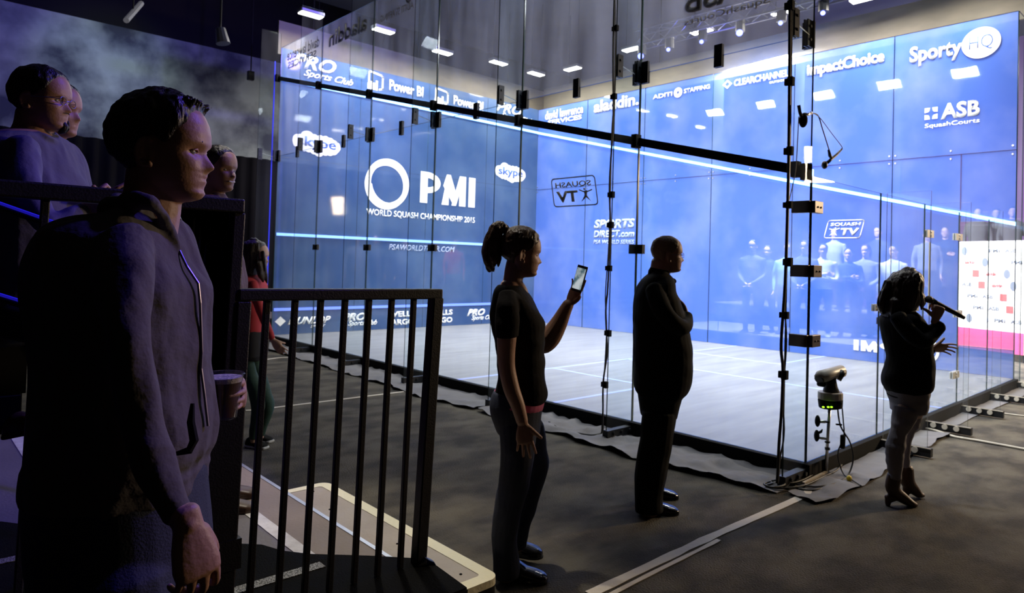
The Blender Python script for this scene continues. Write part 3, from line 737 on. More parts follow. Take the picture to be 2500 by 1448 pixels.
def strip(name, pts, w_, z, m, label, cat='tape', wob=.0, parent=None, th=.0025):
    b = NB(); sp = [Vector((p[0], p[1], z)) for p in spline(pts, 8)]; A = []; B_ = []
    for i, p in enumerate(sp):
        t = (sp[min(i+1, len(sp)-1)]-sp[max(i-1, 0)]).normalized(); n = Vector((-t.y, t.x, 0)); ww = w_/2*(1+wob*noise.noise(p*6))
        A.append([b.verts.new(p+n*ww), b.verts.new(p+n*ww+ZU*th)]); B_.append([b.verts.new(p-n*ww), b.verts.new(p-n*ww+ZU*th)])
    for i in range(len(sp)-1):
        b.faces.new((A[i][1], B_[i][1], B_[i+1][1], A[i+1][1])); b.faces.new((A[i][0], A[i][1], A[i+1][1], A[i+1][0])); b.faces.new((B_[i][1], B_[i][0], B_[i+1][0], B_[i+1][1]))
    b.faces.new((A[0][1], A[0][0], B_[0][0], B_[0][1])); b.faces.new((A[-1][0], A[-1][1], B_[-1][1], B_[-1][0]))
    bmesh.ops.recalc_face_normals(b, faces=b.faces)
    o = obj(name, b, m, parent)
    if label: tag(o, label, cat)
    return o
P = [on_z(x, y, 0) for x, y in ((1440, 1452), (1560, 1395), (1740, 1310), (1900, 1240), (1962, 1212))]
strip('carpet_tape', [(p.x, p.y) for p in P], .058, .002, M['tape'], 'wide cream tape crossing the carpet from the bottom edge to the court corner', wob=.25)
P = [on_z(x, y, 0) for x, y in ((1478, 1452), (1580, 1400), (1700, 1341), (1745, 1318))]
strip('carpet_tape', [(p.x+.01, p.y-.02) for p in P], .026, .003, M['tape'], 'narrow loose cream tape lying along the wide tape at the bottom', wob=.3)
P = [on_z(x, y, 0) for x, y in ((1962, 1212), (1972, 1200), (1940, 1186), (1872, 1190))]
strip('carpet_tape', [(p.x, p.y) for p in P], .05, .006, M['cord'], 'short folded cream tape at the corner of the glass court')
P = [on_z(x, y, 0) for x, y in ((600, 1003), (668, 996), (985, 957))]
strip('carpet_tape', [(p.x, p.y) for p in P], .036, .002, M['tape'], 'thin white tape line on the carpet behind the railing')
P = [on_z(x, y, 0) for x, y in ((640, 880), (680, 874), (712, 873))]
strip('carpet_tape', [(p.x, p.y) for p in P], .04, .002, M['tape'], 'short far tape line near the front corner of the court')
def cord(name, pts, r, m, label, cat='cable', parent=None, k=8, n=7):
    b = NB(); tube(b, [Vector(p) for p in spline(pts, k)], r, n); o = obj(name, b, m, parent, smooth=True)
    if label: tag(o, label, cat)
    return o
P = [on_z(x, y, .012) for x, y in ((2236, 1042), (2280, 1050), (2330, 1066), (2400, 1078), (2520, 1100))]
cord('floor_cable', [tuple(p) for p in P], .012, M['cord'], 'pale cable running right across the carpet behind the singing woman')
P = [on_z(x, y, .01) for x, y in ((2400, 999), (2450, 1009), (2520, 1018))]
cord('floor_cable', [tuple(p) for p in P], .008, M['cord'], 'thin pale cable on the carpet at the far right edge')

# plywood deck with a lower step beside it
DZ = .28
dk = root('plywood_deck', (-4.4, 2, 0), 'low tan plywood deck with white tape lines behind the railing', 'platform')
b = NB(); box(b, (-3.66, -.2, .03), (-3.415, 2.02, DZ)); obj('deck_board', b, M['deck'], dk, label='tan deck board')
b = NB(); box(b, (-4.36, -.2, .03), (-3.66, 3.6, DZ)); obj('deck_board', b, M['deckg'], dk, label='grey deck board')
b = NB(); box(b, (-6.6, -.2, .03), (-4.36, 3.6, DZ)); obj('deck_board', b, M['deckg'], dk, label='grey deck board')
b = NB(); box(b, (-3.66, 2.03, .03), (-3.415, 3.0, DZ-.005)); obj('deck_board', b, M['deck'], dk, label='tan deck board at the far end')
b = NB(); box(b, (-3.415, .1, DZ-.05), (-3.395, 3.0, DZ+.003)); obj('edge_trim', b, M['alu'], dk)
b = NB(); box(b, (-3.41, .1, 0), (-3.40, 3.0, DZ-.05)); obj('side_board', b, M['blackm'], dk)
b = NB(); box(b, (-3.405, -.2, .0), (-3.325, .085, DZ+.0)); obj('corner_block', b, M['blackm'], dk)
strip('deck_tape', [(-3.66, -.15), (-3.66, .6), (-3.655, 1.5), (-3.66, 2.6)], .062, DZ+.001, M['tapew'], None, wob=.10, parent=dk)
strip('deck_tape', [(-4.32, -.15), (-4.32, 1.5), (-4.32, 3.5)], .075, DZ+.001, M['tapew'], None, parent=dk)
st = root('step_block', (-3.2, .85, 0), 'tan wooden step with a cream tape border beside the deck', 'step')
SZ = .14
def rr(x0, y0, x1, y1, r, n=6):
    out = []
    for cx, cy, a0 in ((x1-r, y1-r, 0), (x0+.01, y1-.01, 90), (x0+.01, y0+.01, 180), (x1-r, y0+r, 270)):
        rad = r if cx > x0+.05 else .01
        out += [(cx+rad*math.cos(math.radians(a0+90*i/n)), cy+rad*math.sin(math.radians(a0+90*i/n))) for i in range(n+1)]
    return out
ol = rr(-3.39, .03, -2.955, 1.70, .06)
b = NB(); b.faces.new([b.verts.new((x, y, .005)) for x, y in ol]); r = bmesh.ops.extrude_face_region(b, geom=b.faces[:])
for g in r['geom']:
    if isinstance(g, bmesh.types.BMVert): g.co.z = SZ-.012
bmesh.ops.recalc_face_normals(b, faces=b.faces); obj('step_body', b, M['blackm'], st)
b = NB(); b.faces.new([b.verts.new((x, y, SZ-.012)) for x, y in ol]); r = bmesh.ops.extrude_face_region(b, geom=b.faces[:])
for g in r['geom']:
    if isinstance(g, bmesh.types.BMVert): g.co.z = SZ
bmesh.ops.recalc_face_normals(b, faces=b.faces); obj('step_top', b, mat('pale_step_top', (.36, .30, .24), .6, var=(4, (.42, .36, .30), .5), bump=(60, .1)), st)
inn = rr(-3.39, .095, -3.02, 1.64, .02)
b = NB(); A = [b.verts.new((x, y, SZ+.002)) for x, y in ol]; B_ = [b.verts.new((x, y, SZ+.002)) for x, y in inn]
A2 = [b.verts.new((x, y, SZ-.03)) for x, y in [((x+3.17)*1.004-3.17, (y-.86)*1.002+.86) for x, y in ol]]
n_ = len(ol)
for i in range(n_):
    j = (i+1) % n_
    b.faces.new((A[i], A[j], B_[j], B_[i])); b.faces.new((A2[i], A2[j], A[j], A[i]))
obj('border_tape', b, mat('cream_border_tape', (.86, .80, .58), .6, bump=(40, .2)), st)
for x, y in ((-3.08, .16), (-3.15, .20), (-3.12, .62), (-3.27, .95), (-3.16, 1.25), (-3.10, 1.58), (-3.24, 1.56), (-3.05, .9)):
    b = NB(); sphere(b, (x, y, SZ+.001), (.007, .007, .004), 6); obj('screw_head', b, M['blackm'], st)
# black rubber mat on the deck, with speckled grip strips
E0 = [(-5.6, 1.75), (-4.57, 1.67), (-4.41, 1.44), (-3.83, .74), (-3.77, .68)]+[tuple(on_z(x, y, DZ)[:2]) for x, y in ((690, 1350), (760, 1358), (900, 1362), (1043, 1370))]+[(-3.33, -.2), (-5.6, -.2)]
patch('rubber_mat', E0, DZ+.0035, M['mat'], 'black rubber mat covering the near part of the deck below the railing', 'mat', th=.006)
strip('grip_strip', [(-4.10, .33), (-3.66, .33)], .055, DZ+.0105, M['grip'], 'speckled grip strip on the black mat at the bottom centre-left', 'strip')
strip('grip_strip', [(-4.95, 1.16), (-4.44, 1.16)], .055, DZ+.0105, M['grip'], 'speckled grip strip on the black mat at the lower left corner', 'strip')

# ------------------------------------------------------------------ railings
def bar(bm, a, b_, w_, d_, mi=0):
    a, b_ = Vector(a), Vector(b_); h = (b_-a)/2; t = h.normalized()
    u = Vector((1, 0, 0)) if abs(t.x) < .9 else Vector((0, 0, 1)); u = (u-t*u.dot(t)).normalized(); v = t.cross(u)
    obox(bm, (a+b_)/2, h, u*w_/2, v*d_/2, mi)
RY = .10; LEAN = .022
def lean(x, z, zt): return Vector((x-(zt-z)*LEAN, RY, z))
r1 = root('metal_railing', (-3.7, RY, DZ), 'black metal railing with vertical bars in front of the plywood deck', 'railing')
ZTOP = 1.425
b = NB(); bar(b, (-4.125, RY, ZTOP-.018), (-3.285, RY, ZTOP-.024), .042, .05); obj('top_rail', b, M['rail'], r1, bevel=.006)
b = NB(); bar(b, lean(-3.325, DZ, ZTOP), (-3.305, RY, ZTOP-.04), .050, .05); obj('post', b, M['rail'], r1, bevel=.005)
b = NB(); bar(b, lean(-4.105, DZ, ZTOP), (-4.105, RY, ZTOP-.04), .048, .05); obj('post', b, M['rail'], r1, bevel=.005)
for x in (-4.02, -3.918, -3.82, -3.722, -3.62, -3.518, -3.414):
    b = NB(); bar(b, lean(x, DZ+.012, ZTOP), (x, RY, ZTOP-.03), .021, .021); obj('baluster', b, M['rail'], r1, bevel=.003)
b = NB(); sp = spline([tuple(at(1030, 1356, 2.86)), tuple(at(1048, 1366, 2.80)), tuple(at(1056, 1385, 2.80)), tuple(at(1060, 1400, 2.81))], 6)
A = [Vector(p) for p in sp]
for i in range(len(A)-1):
    wv = (RT*.010-UP*.004)*(1+.1*i); quadface(b, [A[i]-wv, A[i]+wv, A[i+1]+wv, A[i+1]-wv]); quadface(b, [A[i]-wv+FW*.002, A[i+1]-wv+FW*.002, A[i+1]+wv+FW*.002, A[i]+wv+FW*.002])
obj('tie_ribbon', b, M['blueband'], r1, label='blue ribbon tied at the foot of the post')
b = NB(); bar(b, lean(-4.17, DZ, 1.2), (-4.155, RY, 1.02), .075, .06); bar(b, (-4.20, RY, .54), (-4.09, RY, .54), .10, .07)
r2 = root('tall_railing', (-4.5, RY, DZ), 'taller black railing behind the man holding the beer', 'railing')
obj('post_base', b, M['rail'], r2)
Z2 = 1.725
b = NB(); bar(b, (-4.98, RY, Z2-.018), (-4.115, RY, Z2-.018), .048, .05); obj('top_rail', b, M['rail'], r2, bevel=.006)
b = NB(); bar(b, lean(-4.135, DZ, Z2), (-4.13, RY, Z2-.04), .04, .04); obj('post', b, M['rail'], r2, bevel=.005)
for x in (-4.665, -4.52, -4.375, -4.82):
    b = NB(); bar(b, lean(x, DZ+.02, Z2), (x, RY, Z2-.03), .021, .021); obj('baluster', b, M['rail'], r2, bevel=.003)
b = NB(); n_ = 24
rows = [[b.verts.new((-4.30+.165*i/n_, RY+.035+.008*math.sin(i*1.9), z)) for i in range(n_+1)] for z in (Z2-.01, 1.3, .90)]
for a_, c_ in zip(rows[:-1], rows[1:]):
    for i in range(n_): b.faces.new((a_[i], a_[i+1], c_[i+1], c_[i]))
o = obj('draped_cloth', b, M['drape'], smooth=True); tag(o, 'black cloth hanging from the right end of the tall railing', 'cloth')
so = o.modifiers.new('s', 'SOLIDIFY'); so.thickness = .004

# dark bleacher tiers at the far left with glowing bars standing in for blue light on the edges
bl = root('bleacher', (-5.2, 4.2, 0), 'dark bleacher tiers at the far left, blue light on their edges painted as glowing bars', 'seating')
for i, (y0, y1, z) in enumerate(((3.62, 4.3, .72), (4.3, 5.0, 1.15), (5.0, 6.4, 1.6))):
    b = NB(); box(b, (-8, y0, 0 if i == 0 else .02), (-4.28-.12*i, y1, z)); obj('tier', b, M['blackm'], bl)
b = NB(); p0, p1 = at(-20, 497, 4.4), at(175, 563, 4.0); bar(b, p0, p1, .018, .018); obj('edge_light', b, M['edge_glow'], bl)
b = NB(); p0, p1 = at(-20, 722, 4.4), at(138, 768, 4.1); bar(b, p0, p1, .018, .018); obj('edge_light', b, M['edge_glow'], bl)

# ------------------------------------------------------------------ cables and clips on the fins of the near wall
def fin_cable(y, pxpts, label, r=.007):
    P = [on_y(px, py, y-.02) for px, py in pxpts]
    return cord('hanging_cable', [tuple(p) for p in P], r, M['cable'], label, 'cable', k=6)
fin_cable(PW, [(1500, -10), (1497, 120), (1497, 300), (1492, 380), (1488, 460), (1490, 560), (1484, 700), (1479, 760), (1482, 860), (1473, 930), (1472, 1000), (1470, 1050), (1468, 1058)], 'black cable hanging down the fin between the two standing people', .008)
c2 = fin_cable(PW, [(1502, -10), (1501, 200), (1493, 330), (1491, 450), (1486, 600), (1478, 720), (1481, 800), (1476, 900), (1471, 960), (1473, 1040), (1471, 1056)], 'thinner cable twisted beside the black one on the same fin', .005)
fin_cable(0, [(1928, -10), (1927, 200), (1925, 400), (1921, 560), (1916, 700), (1907, 840), (1911, 900), (1908, 1000), (1902, 1080), (1899, 1150), (1897, 1180)], 'thick black cable down the corner fin of the court', .011)
fin_cable(0, [(1934, -10), (1930, 300), (1926, 460), (1922, 600), (1914, 720), (1920, 830), (1912, 960), (1914, 1060), (1904, 1120), (1900, 1175)], 'second cable running loosely down the corner fin', .006)
fin_cable(0, [(1950, 285), (1944, 400), (1936, 450), (1924, 500), (1921, 520)], 'thin cable from the hanging microphone down to the corner fin', .0035)
def clips(y, pts, where):
    for px, py, s in pts:
        p = on_y(px, py, y-.03); b = NB(); obox(b, p+Vector((.012, 0, 0)), (.016*s, 0, 0), (0, .02, 0), (0, 0, .026*s)); obox(b, p+Vector((.012, .025, .0)), (.010*s, 0, 0), (0, .02, 0), (0, 0, .020*s))
        o = obj('cable_clip', b, M['blackm'], bevel=.003); yield o
lb = ['topmost', 'second from the top', 'third from the top', 'fourth from the top', 'fifth from the top', 'sixth from the top', 'lowest']
for i, o in enumerate(clips(PW, ((1502, 68, 1), (1498, 235, 1), (1492, 475, 1.1), (1490, 549, 1.1), (1486, 655, 1.0), (1484, 814, 1.1), (1476, 940, 1.1)), '')):
    tag(o, 'black cable clip on the fin between the standing people, '+lb[i], 'clip', 'clips on the middle fin')
for i, o in enumerate(clips(0, ((1929, 12, 1.3), (1929, 198, 1.2), (1927, 368, 1.2), (1925, 500, 1), (1925, 640, 1.2), (1916, 770, 1), (1914, 916, 1.2)), '')):
    tag(o, 'black cable clip on the corner fin, '+lb[i], 'clip', 'clips on the corner fin')
# hanging microphone on the corner fin
g = lambda px, py, dy=-.06: on_y(px, py, dy)
mi = root('clip_microphone', g(1960, 290), 'black broadcast microphone with a bent boom clamped high on the corner fin', 'microphone')
b = NB(); tube(b, [g(1950, 257), g(1953, 275), g(1957, 285)], [.012, .012, .014], 8); obj('clamp', b, M['black'], mi)
b = NB(); sphere(b, g(1961, 294), .030, 10, axes=Matrix.Identity(3)) if False else sphere(b, g(1961, 294), (.030, .03, .052), 10); obj('foam_head', b, M['blackm'], mi, smooth=True)
b = NB(); tube(b, [g(1963, 278), g(1972, 280), g(1982, 276)], [.010, .012, .010], 8); obj('swivel', b, M['steel'], mi, smooth=True)
cord('boom', [tuple(g(x, y)) for x, y in ((1975, 277), (1996, 281), (2008, 315), (2024, 366))], .0045, M['black'], None, parent=mi)
cord('lead', [tuple(g(x, y, -.065)) for x, y in ((1978, 273), (2000, 286), (2030, 325), (2055, 358), (2054, 368))], .003, M['cable'], None, parent=mi)
b = NB(); tube(b, [g(2055, 364), g(2042, 378), g(2028, 390), g(2020, 397)], [.007, .011, .012, .013], 10); tube(b, [g(2023, 366), g(2026, 380), g(2031, 388)], [.008, .013, .010], 10); obj('mic_body', b, M['black'], mi, smooth=True)
b = NB(); d = (g(2008, 408)-g(2020, 397)); sphere(b, g(2013, 403), (.024, .022, .030), 10); obj('windscreen', b, M['boot'], mi, smooth=True)

# ------------------------------------------------------------------ robotic camera on a pole beside the corner
base = on_z(2016, 1160, .0); DC = (base-CAM).dot(FW)
q = lambda px, py, dw=0: at(px, py, DC+dw)
pc = root('camera_stand', base, 'steel pole stand carrying the small robotic camera beside the court corner', 'stand')
b = NB(); tube(b, [base+ZU*.02, q(2021, 1060), q(2025, 1000)], [.013, .012, .012], 12); obj('pole', b, M['steel'], pc, smooth=True)
for a_, c_ in ((1098, 1092), (1032, 1028), (1081, 1077)):
    b = NB(); tube(b, [q(2020, a_), q(2020, c_)], .019, 10); obj('pole_collar', b, M['black'], pc)
b = NB(); obox(b, base+ZU*.012+RH*.0, RH*.035, FH*.035, ZU*.012); obj('foot_plate', b, M['black'], pc)
b = NB(); bar(b, base+Vector((-.02, -.01, .02)), base+Vector((-.42, -.02, .02)), .03, .02); obj('floor_bar', b, M['cord'], pc)
for i, (x, y) in enumerate(((1999, 1030), (1997, 1066))):
    b = NB(); sphere(b, q(x-3, y-2), (.020, .020, .045), 8)
    if i: tube(b, [q(x-2, y-8), q(x+8, y-12), q(x+11, y-18)], [.012, .010, .004], 8)
    cl = obj('spring_clamp', b, M['blackm'], pc, smooth=True)
    b = NB(); tube(b, [q(x+2, y+3*i), q(x+12, y+4*i), q(x+21, y+6*i)], [.010, .012, .009], 8); obj('clamp_screw', b, M['steel'], cl, smooth=True)
rc = root('robotic_camera', q(2027, 995), 'beige and black robotic camera head on the pole, glowing green lights on its base', 'camera')
b = NB()
for k, (y, rr_) in enumerate(((957, .088), (966, .090), (971, .090))): pass
tube(b, [q(2027, 956), q(2027, 974)], [.088, .090], 20); obj('base_top', b, M['camgrey'], rc, bevel=.006)
b = NB(); tube(b, [q(2027, 974), q(2028, 995)], [.089, .084], 20); sb_ = obj('base', b, M['blackm'], rc, bevel=.006)
for x in (2010, 2022, 2030):
    b = NB(); sphere(b, q(x, 994, -.088), (.009, .009, .006), 6); obj('status_light', b, M['greenled'], sb_)
for x in (2012, 2040, 2050):
    b = NB(); tube(b, [q(x, 986, -.084), q(x, 986, -.093)], .014, 10); obj('socket', b, M['black'], sb_)
b = NB(); tube(b, [q(2029, 958), q(2028, 945), q(2027, 928), q(2029, 915), q(2030, 908)], [.062, .050, .043, .038, .034], 16); obj('yoke', b, M['black'], rc, smooth=True)
b = NB(); tube(b, [q(2000, 925, -.05), q(2003, 920, -.045), q(2055, 906, .05), q(2060, 916, .055)][0:3], [.040, .047, .047], 16); obj('camera_head', b, M['camgrey'], rc, smooth=True)
b = NB(); tube(b, [q(2046, 912, .02), q(2060, 920, .0)], [.045, .042], 16); obj('motor_housing', b, M['black'], rc, smooth=True)
b = NB(); tube(b, [q(2001, 926, -.055), q(1999, 928, -.06)], [.038, .036], 16); obj('lens', b, M['black'], rc)
b = NB(); tube(b, [q(2001, 934, -.05), q(2012, 939, -.04)], [.03, .02], 12); obj('lens_hood', b, M['blackm'], rc)
def fl(px, py, z=.02): return tuple(on_z(px, py, z))
cord('camera_cable', [tuple(q(2045, 997)), tuple(q(2052, 1040)), tuple(q(2075, 1080)), tuple(q(2083, 1120)), tuple(q(2070, 1160, -.05)), fl(2040, 1180), fl(1990, 1188), fl(1940, 1182), fl(1900, 1178)], .006, M['cable'], 'black cable looping from the robotic camera down to the floor')
cord('camera_cable', [tuple(q(2056, 996)), tuple(q(2059, 1030)), tuple(q(2060, 1065)), tuple(q(2046, 1105)), tuple(q(2052, 1140)), fl(2062, 1160), fl(2080, 1172), fl(2102, 1186)], .005, M['cable'], 'black cable with a yellow plug hanging under the robotic camera')
b = NB(); bar(b, q(2058, 1062), q(2057, 1095), .035, .03); o = obj('cable_connector', b, M['blackm'], bevel=.005); tag(o, 'black in-line box on the cable below the robotic camera', 'connector')
b = NB(); bar(b, q(2041, 1036), q(2055, 1037), .012, .012); o = obj('cable_tag', b, M['black']); tag(o, 'small black tag clipped beside the pole under the camera', 'tag')
b = NB(); sphere(b, on_z(2073, 1168, .03), (.022, .018, .022), 8); o = obj('cable_plug', b, M['yellow'], smooth=True); tag(o, 'small yellow cable plug on the ground cloth', 'plug')
for i, P in enumerate((((1895, 1176), (1930, 1190), (1990, 1196), (2045, 1176), (2070, 1166)), ((1890, 1180), (1870, 1186), (1900, 1192), (1960, 1186), (2010, 1164), (2040, 1150), (2055, 1135)), ((1905, 1174), (1925, 1180), (1960, 1172), (2000, 1150), (2025, 1140)), ((1880, 1176), (1865, 1182), (1885, 1190), (1915, 1184), (1905, 1172), (1885, 1174)))):
    cord('floor_cable', [fl(x, y, .012+.012*i) for x, y in P], .007, M['cable'], ('long black cable on the cloth from the corner to the plug', 'black cable curling behind the camera pole', 'short black cable between corner fin and pole', 'coiled black cable at the foot of the corner fin')[i])
P = [on_z(x, y, .02) for x, y in ((1472, 1050), (1500, 1048), (1535, 1041), (1556, 1034))]
cord('floor_cable', [tuple(p) for p in P], .010, M['cord'], 'pale strap at the foot of the middle fin, left of the man in black')
P = [on_z(x, y, .02) for x, y in ((1468, 1058), (1440, 1062), (1400, 1055), (1370, 1048), (1340, 1030))]
cord('floor_cable', [tuple(p) for p in P], .007, M['cable'], 'black cable snaking over the ground cloth right of the woman with the phone')

# ------------------------------------------------------------------ press banner beyond the far wall
DB = 12.6
ba = [at(2338, 590, 13.3), at(2500, 578, 12.1), at(2500, 852, 12.1), at(2338, 846, 13.3)]
bd = root('press_banner', (ba[0]+ba[1]+ba[2]+ba[3])/4, 'white press banner printed with rows of small logos at the right edge', 'banner')
U = (ba[1]-ba[0]); U.z = 0; Lb = U.length; U.normalize(); O = Vector(ba[3]); Hb = ba[0].z-ba[3].z; O.z = min(ba[2].z, ba[3].z)
NBn = U.cross(ZU).normalized()
if NBn.dot(CAM-O) < 0: NBn = -NBn
b = NB(); obox(b, O+U*Lb/2+ZU*Hb/2, U*Lb/2, NBn*.012, ZU*Hb/2); obj('banner_sheet', b, M['banner'], bd)
b = NB(); obox(b, O+U*Lb/2+ZU*Hb*.095+NBn*.015, U*Lb/2, NBn*.003, ZU*Hb*.095); obj('lower_band', b, M['bmag'], bd)
for s in (.03, .97):
    b = NB(); p = O+U*Lb*s-NBn*.05; tube(b, [Vector((p.x, p.y, 0)), p+ZU*Hb], .02, 8); obj('banner_post', b, M['black'], bd)
def bshape(u, v, kind):
    c = O+U*u+ZU*v+NBn*.016; bm = NB()
    if kind == 'sq': obox(bm, c, U*.065, NBn*.002, ZU*.065); return obj('printed_square', bm, M['bred'], bd)
    if kind == 'ov': disc(bm, c, U*.060, ZU*.085, 20); return obj('printed_oval', bm, M['bgrey'], bd)
    if kind == 'cl': disc(bm, c, U*.11, ZU*.05, 16); return obj('printed_cloud', bm, M['bpale'], bd)
    return obj('lettering', place(T({'tx': 'ASB', 'pm': 'PMI', 'ln': 'aladdin'}[kind], -.10, .10, -.035, .035, .02), c, U, ZU, NBn, .001), M['bgrey' if kind != 'ln' else 'bred'], bd)
seq = ['ov', 'cl', 'pm', 'tx', 'sq', 'ln']
for r in range(8):
    for c in range(6):
        u = .12+c*.30+((r*.12) % .30); v = Hb*.97-.12-r*.215
        if .08 < u < Lb-.1 and v > Hb*.21: bshape(u, v, seq[(c-r*1) % 6])

# ------------------------------------------------------------------ figures
CAPK = [1.0]
def loft(stations, n=20, power=2.0, cap=True):
    """stations: (centre, half-axis a, half-axis b) -> bmesh tube with rounded ends"""
    bm = NB(); rings = []
    st = list(stations)
    if cap:
        c, a, b = st[0]; c1 = st[1][0]; d = (c-c1).normalized(); r = min(a.length, b.length)
        st = [(c+d*r*.55*CAPK[0], a*.45, b*.45), (c+d*r*.35*CAPK[0], a*.8, b*.8)]+st
        c, a, b = st[-1]; c1 = st[-2][0]; d = (c-c1).normalized(); r = min(a.length, b.length)
        st = st+[(c+d*r*.35*CAPK[0], a*.8, b*.8), (c+d*r*.55*CAPK[0], a*.45, b*.45)]
    e = 2/power
    for c, a, b in st:
        ring = []
        for k in range(n):
            t = k*2*PI/n; x, y = math.cos(t), math.sin(t)
            x = math.copysign(abs(x)**e, x); y = math.copysign(abs(y)**e, y)
            ring.append(bm.verts.new(c+a*x+b*y))
        rings.append(ring)
    for i in range(len(rings)-1):
        for k in range(n): bm.faces.new((rings[i][k], rings[i][(k+1) % n], rings[i+1][(k+1) % n], rings[i+1][k]))
    bm.faces.new(rings[0][::-1]); bm.faces.new(rings[-1])
    return bm
def limb(pts, n=16, k=5, smooth=True):
    """pts: (Vector centre, radius in metres, flatten ratio) -> bmesh"""
    arr = [(p[0].x, p[0].y, p[0].z, p[1], p[2] if len(p) > 2 else 1) for p in pts]
    sp = spline(arr, k) if smooth and len(arr) > 2 else [np.array(a) for a in arr]
    st = []
    for i, s in enumerate(sp):
        t = Vector(sp[min(i+1, len(sp)-1)][:3])-Vector(sp[max(i-1, 0)][:3]); t.normalize()
        a = FH.cross(t)
        if a.length < .15: a = ZU.cross(t)
        a.normalize(); b = t.cross(a).normalized()
        st.append((Vector(s[:3]), a*s[3], b*s[3]*s[4]))
    return loft(st, n)
class Fig:
    """turns traced pixels into metres at the depth where the person stands"""
    def __init__(s, D): s.D = D
    def p(s, px, py, w=0): return at(px, py, s.D+w)
    def limb(s, pts, n=16, k=5):
        """pts (px, py, w, radius px, ratio)"""
        return limb([(s.p(q[0], q[1], q[2]), q[3]*(s.D+q[2])/F, q[4] if len(q) > 4 else 1) for q in pts], n, k)
    def slab(s, rows, power=2.3, n=28, k=4):
        """rows (y, x left, x right, w, half depth m)"""
        sp = spline([tuple(map(float, r)) for r in rows], k); st = []
        for y, xl, xr, w_, hd in sp:
            c = s.p((xl+xr)/2, y, w_); hw_ = (xr-xl)/2*(s.D+w_)/F
            st.append((c, RH*hw_, FH*hd))
        return loft(st, n, power)
TMPN = [0]
def fuse(name, bms, voxel, m, parent, smooth=2, fold=None, label=None, relax=.5):
    """join closed pieces into one continuous surface"""
    inv = WM.get(parent.name, parent.matrix_world) if parent is not None else Matrix.Identity(4)
    bm = NB()
    for b in bms:
        me = bpy.data.meshes.new('t'); bmesh.ops.recalc_face_normals(b, faces=b.faces); b.to_mesh(me); b.free(); bm.from_mesh(me); bpy.data.meshes.remove(me)
    me = bpy.data.meshes.new('t'); bm.to_mesh(me); bm.free()
    o = bpy.data.objects.new('t', me); COL.objects.link(o)
    r = o.modifiers.new('r', 'REMESH'); r.mode = 'VOXEL'; r.voxel_size = voxel
    if smooth:
        sm = o.modifiers.new('s', 'SMOOTH'); sm.factor = relax; sm.iterations = smooth
    dg = bpy.context.evaluated_depsgraph_get()
    out = bpy.data.meshes.new_from_object(o.evaluated_get(dg))
    bpy.data.objects.remove(o); bpy.data.meshes.remove(me)
    b = NB(); b.from_mesh(out); bpy.data.meshes.remove(out)
    if fold:
        b.normal_update()
        for v in b.verts: v.co += v.normal*fold(v.co)
    return obj(name, b, m, parent, smooth=True, label=label)
def folds(amp, sc=(14, 14, 5), seed=0):
    def f(p): return amp*noise.noise(Vector((p.x*sc[0]+seed, p.y*sc[1], p.z*sc[2])))
    return f

# head: profile tables in units of head height, z from chin 0 to crown 1
_Z = np.array([-.02, 0, .03, .08, .13, .17, .20, .225, .25, .29, .35, .42, .47, .52, .57, .65, .75, .84, .91, .96, .99, 1.0])
_Fr = np.array([.10, .24, .335, .375, .352, .368, .385, .366, .388, .368, .355, .35, .345, .368, .392, .390, .368, .325, .26, .17, .09, .02])
_Bk = np.array([.08, .12, .14, .15, .16, .17, .18, .19, .21, .25, .33, .40, .43, .45, .465, .47, .45, .41, .34, .24, .14, .02])
_Wd = np.array([.06, .115, .15, .19, .215, .235, .245, .253, .26, .27, .283, .296, .303, .308, .312, .315, .305, .275, .225, .15, .09, .02])
_NZ = np.array([-.1, .27, .30, .325, .345, .37, .41, .45, .49, .53, 1.1]); _NV = np.array([0, 0, .05, .11, .125, .105, .07, .04, .018, 0, 0])
def head_point(z, th, nose=1, chin=0, brow=0, width=1, puff=0):
    """-> forward, side, up in head heights"""
    fr_ = np.interp(z, _Z, _Fr); bk = np.interp(z, _Z, _Bk); wd = np.interp(z, _Z, _Wd)*width
    c, s = math.cos(th), math.sin(th)
    y = math.copysign(abs(s)**.92, s)*wd
    if c >= 0:
        lip = math.exp(-(y/.10)**2) if .10 < z < .30 else 1
        base = np.interp(z, [-.02, .03, .12, .30, .45, .57, .65, .75, .84, .91, .96, .99, 1.0], [.10, .325, .35, .358, .36, .385, .390, .368, .325, .26, .17, .09, .02])
        fr_ = base+(fr_-base)*lip
        x = abs(c)**.80*fr_
        x += nose*np.interp(z, _NZ, _NV)*math.exp(-(y/np.interp(z, [.3, .36, .5], [.068, .05, .034]))**2)
        x -= .045*math.exp(-((abs(y)-.135)/.065)**2-((z-.475)/.045)**2)
        x += .018*math.exp(-((abs(y)-.17)/.07)**2-((z-.36)/.07)**2)
        x += (.012+brow)*math.exp(-((abs(y)-.10)/.12)**2-((z-.545)/.03)**2)
        x += chin*math.exp(-(y/.1)**2-((z-.07)/.06)**2)
        if z > .2: x -= .004*math.exp(-(y/.08)**2-((z-.232)/.008)**2)
    else: x = -abs(c)**.92*bk
    return x, y, z
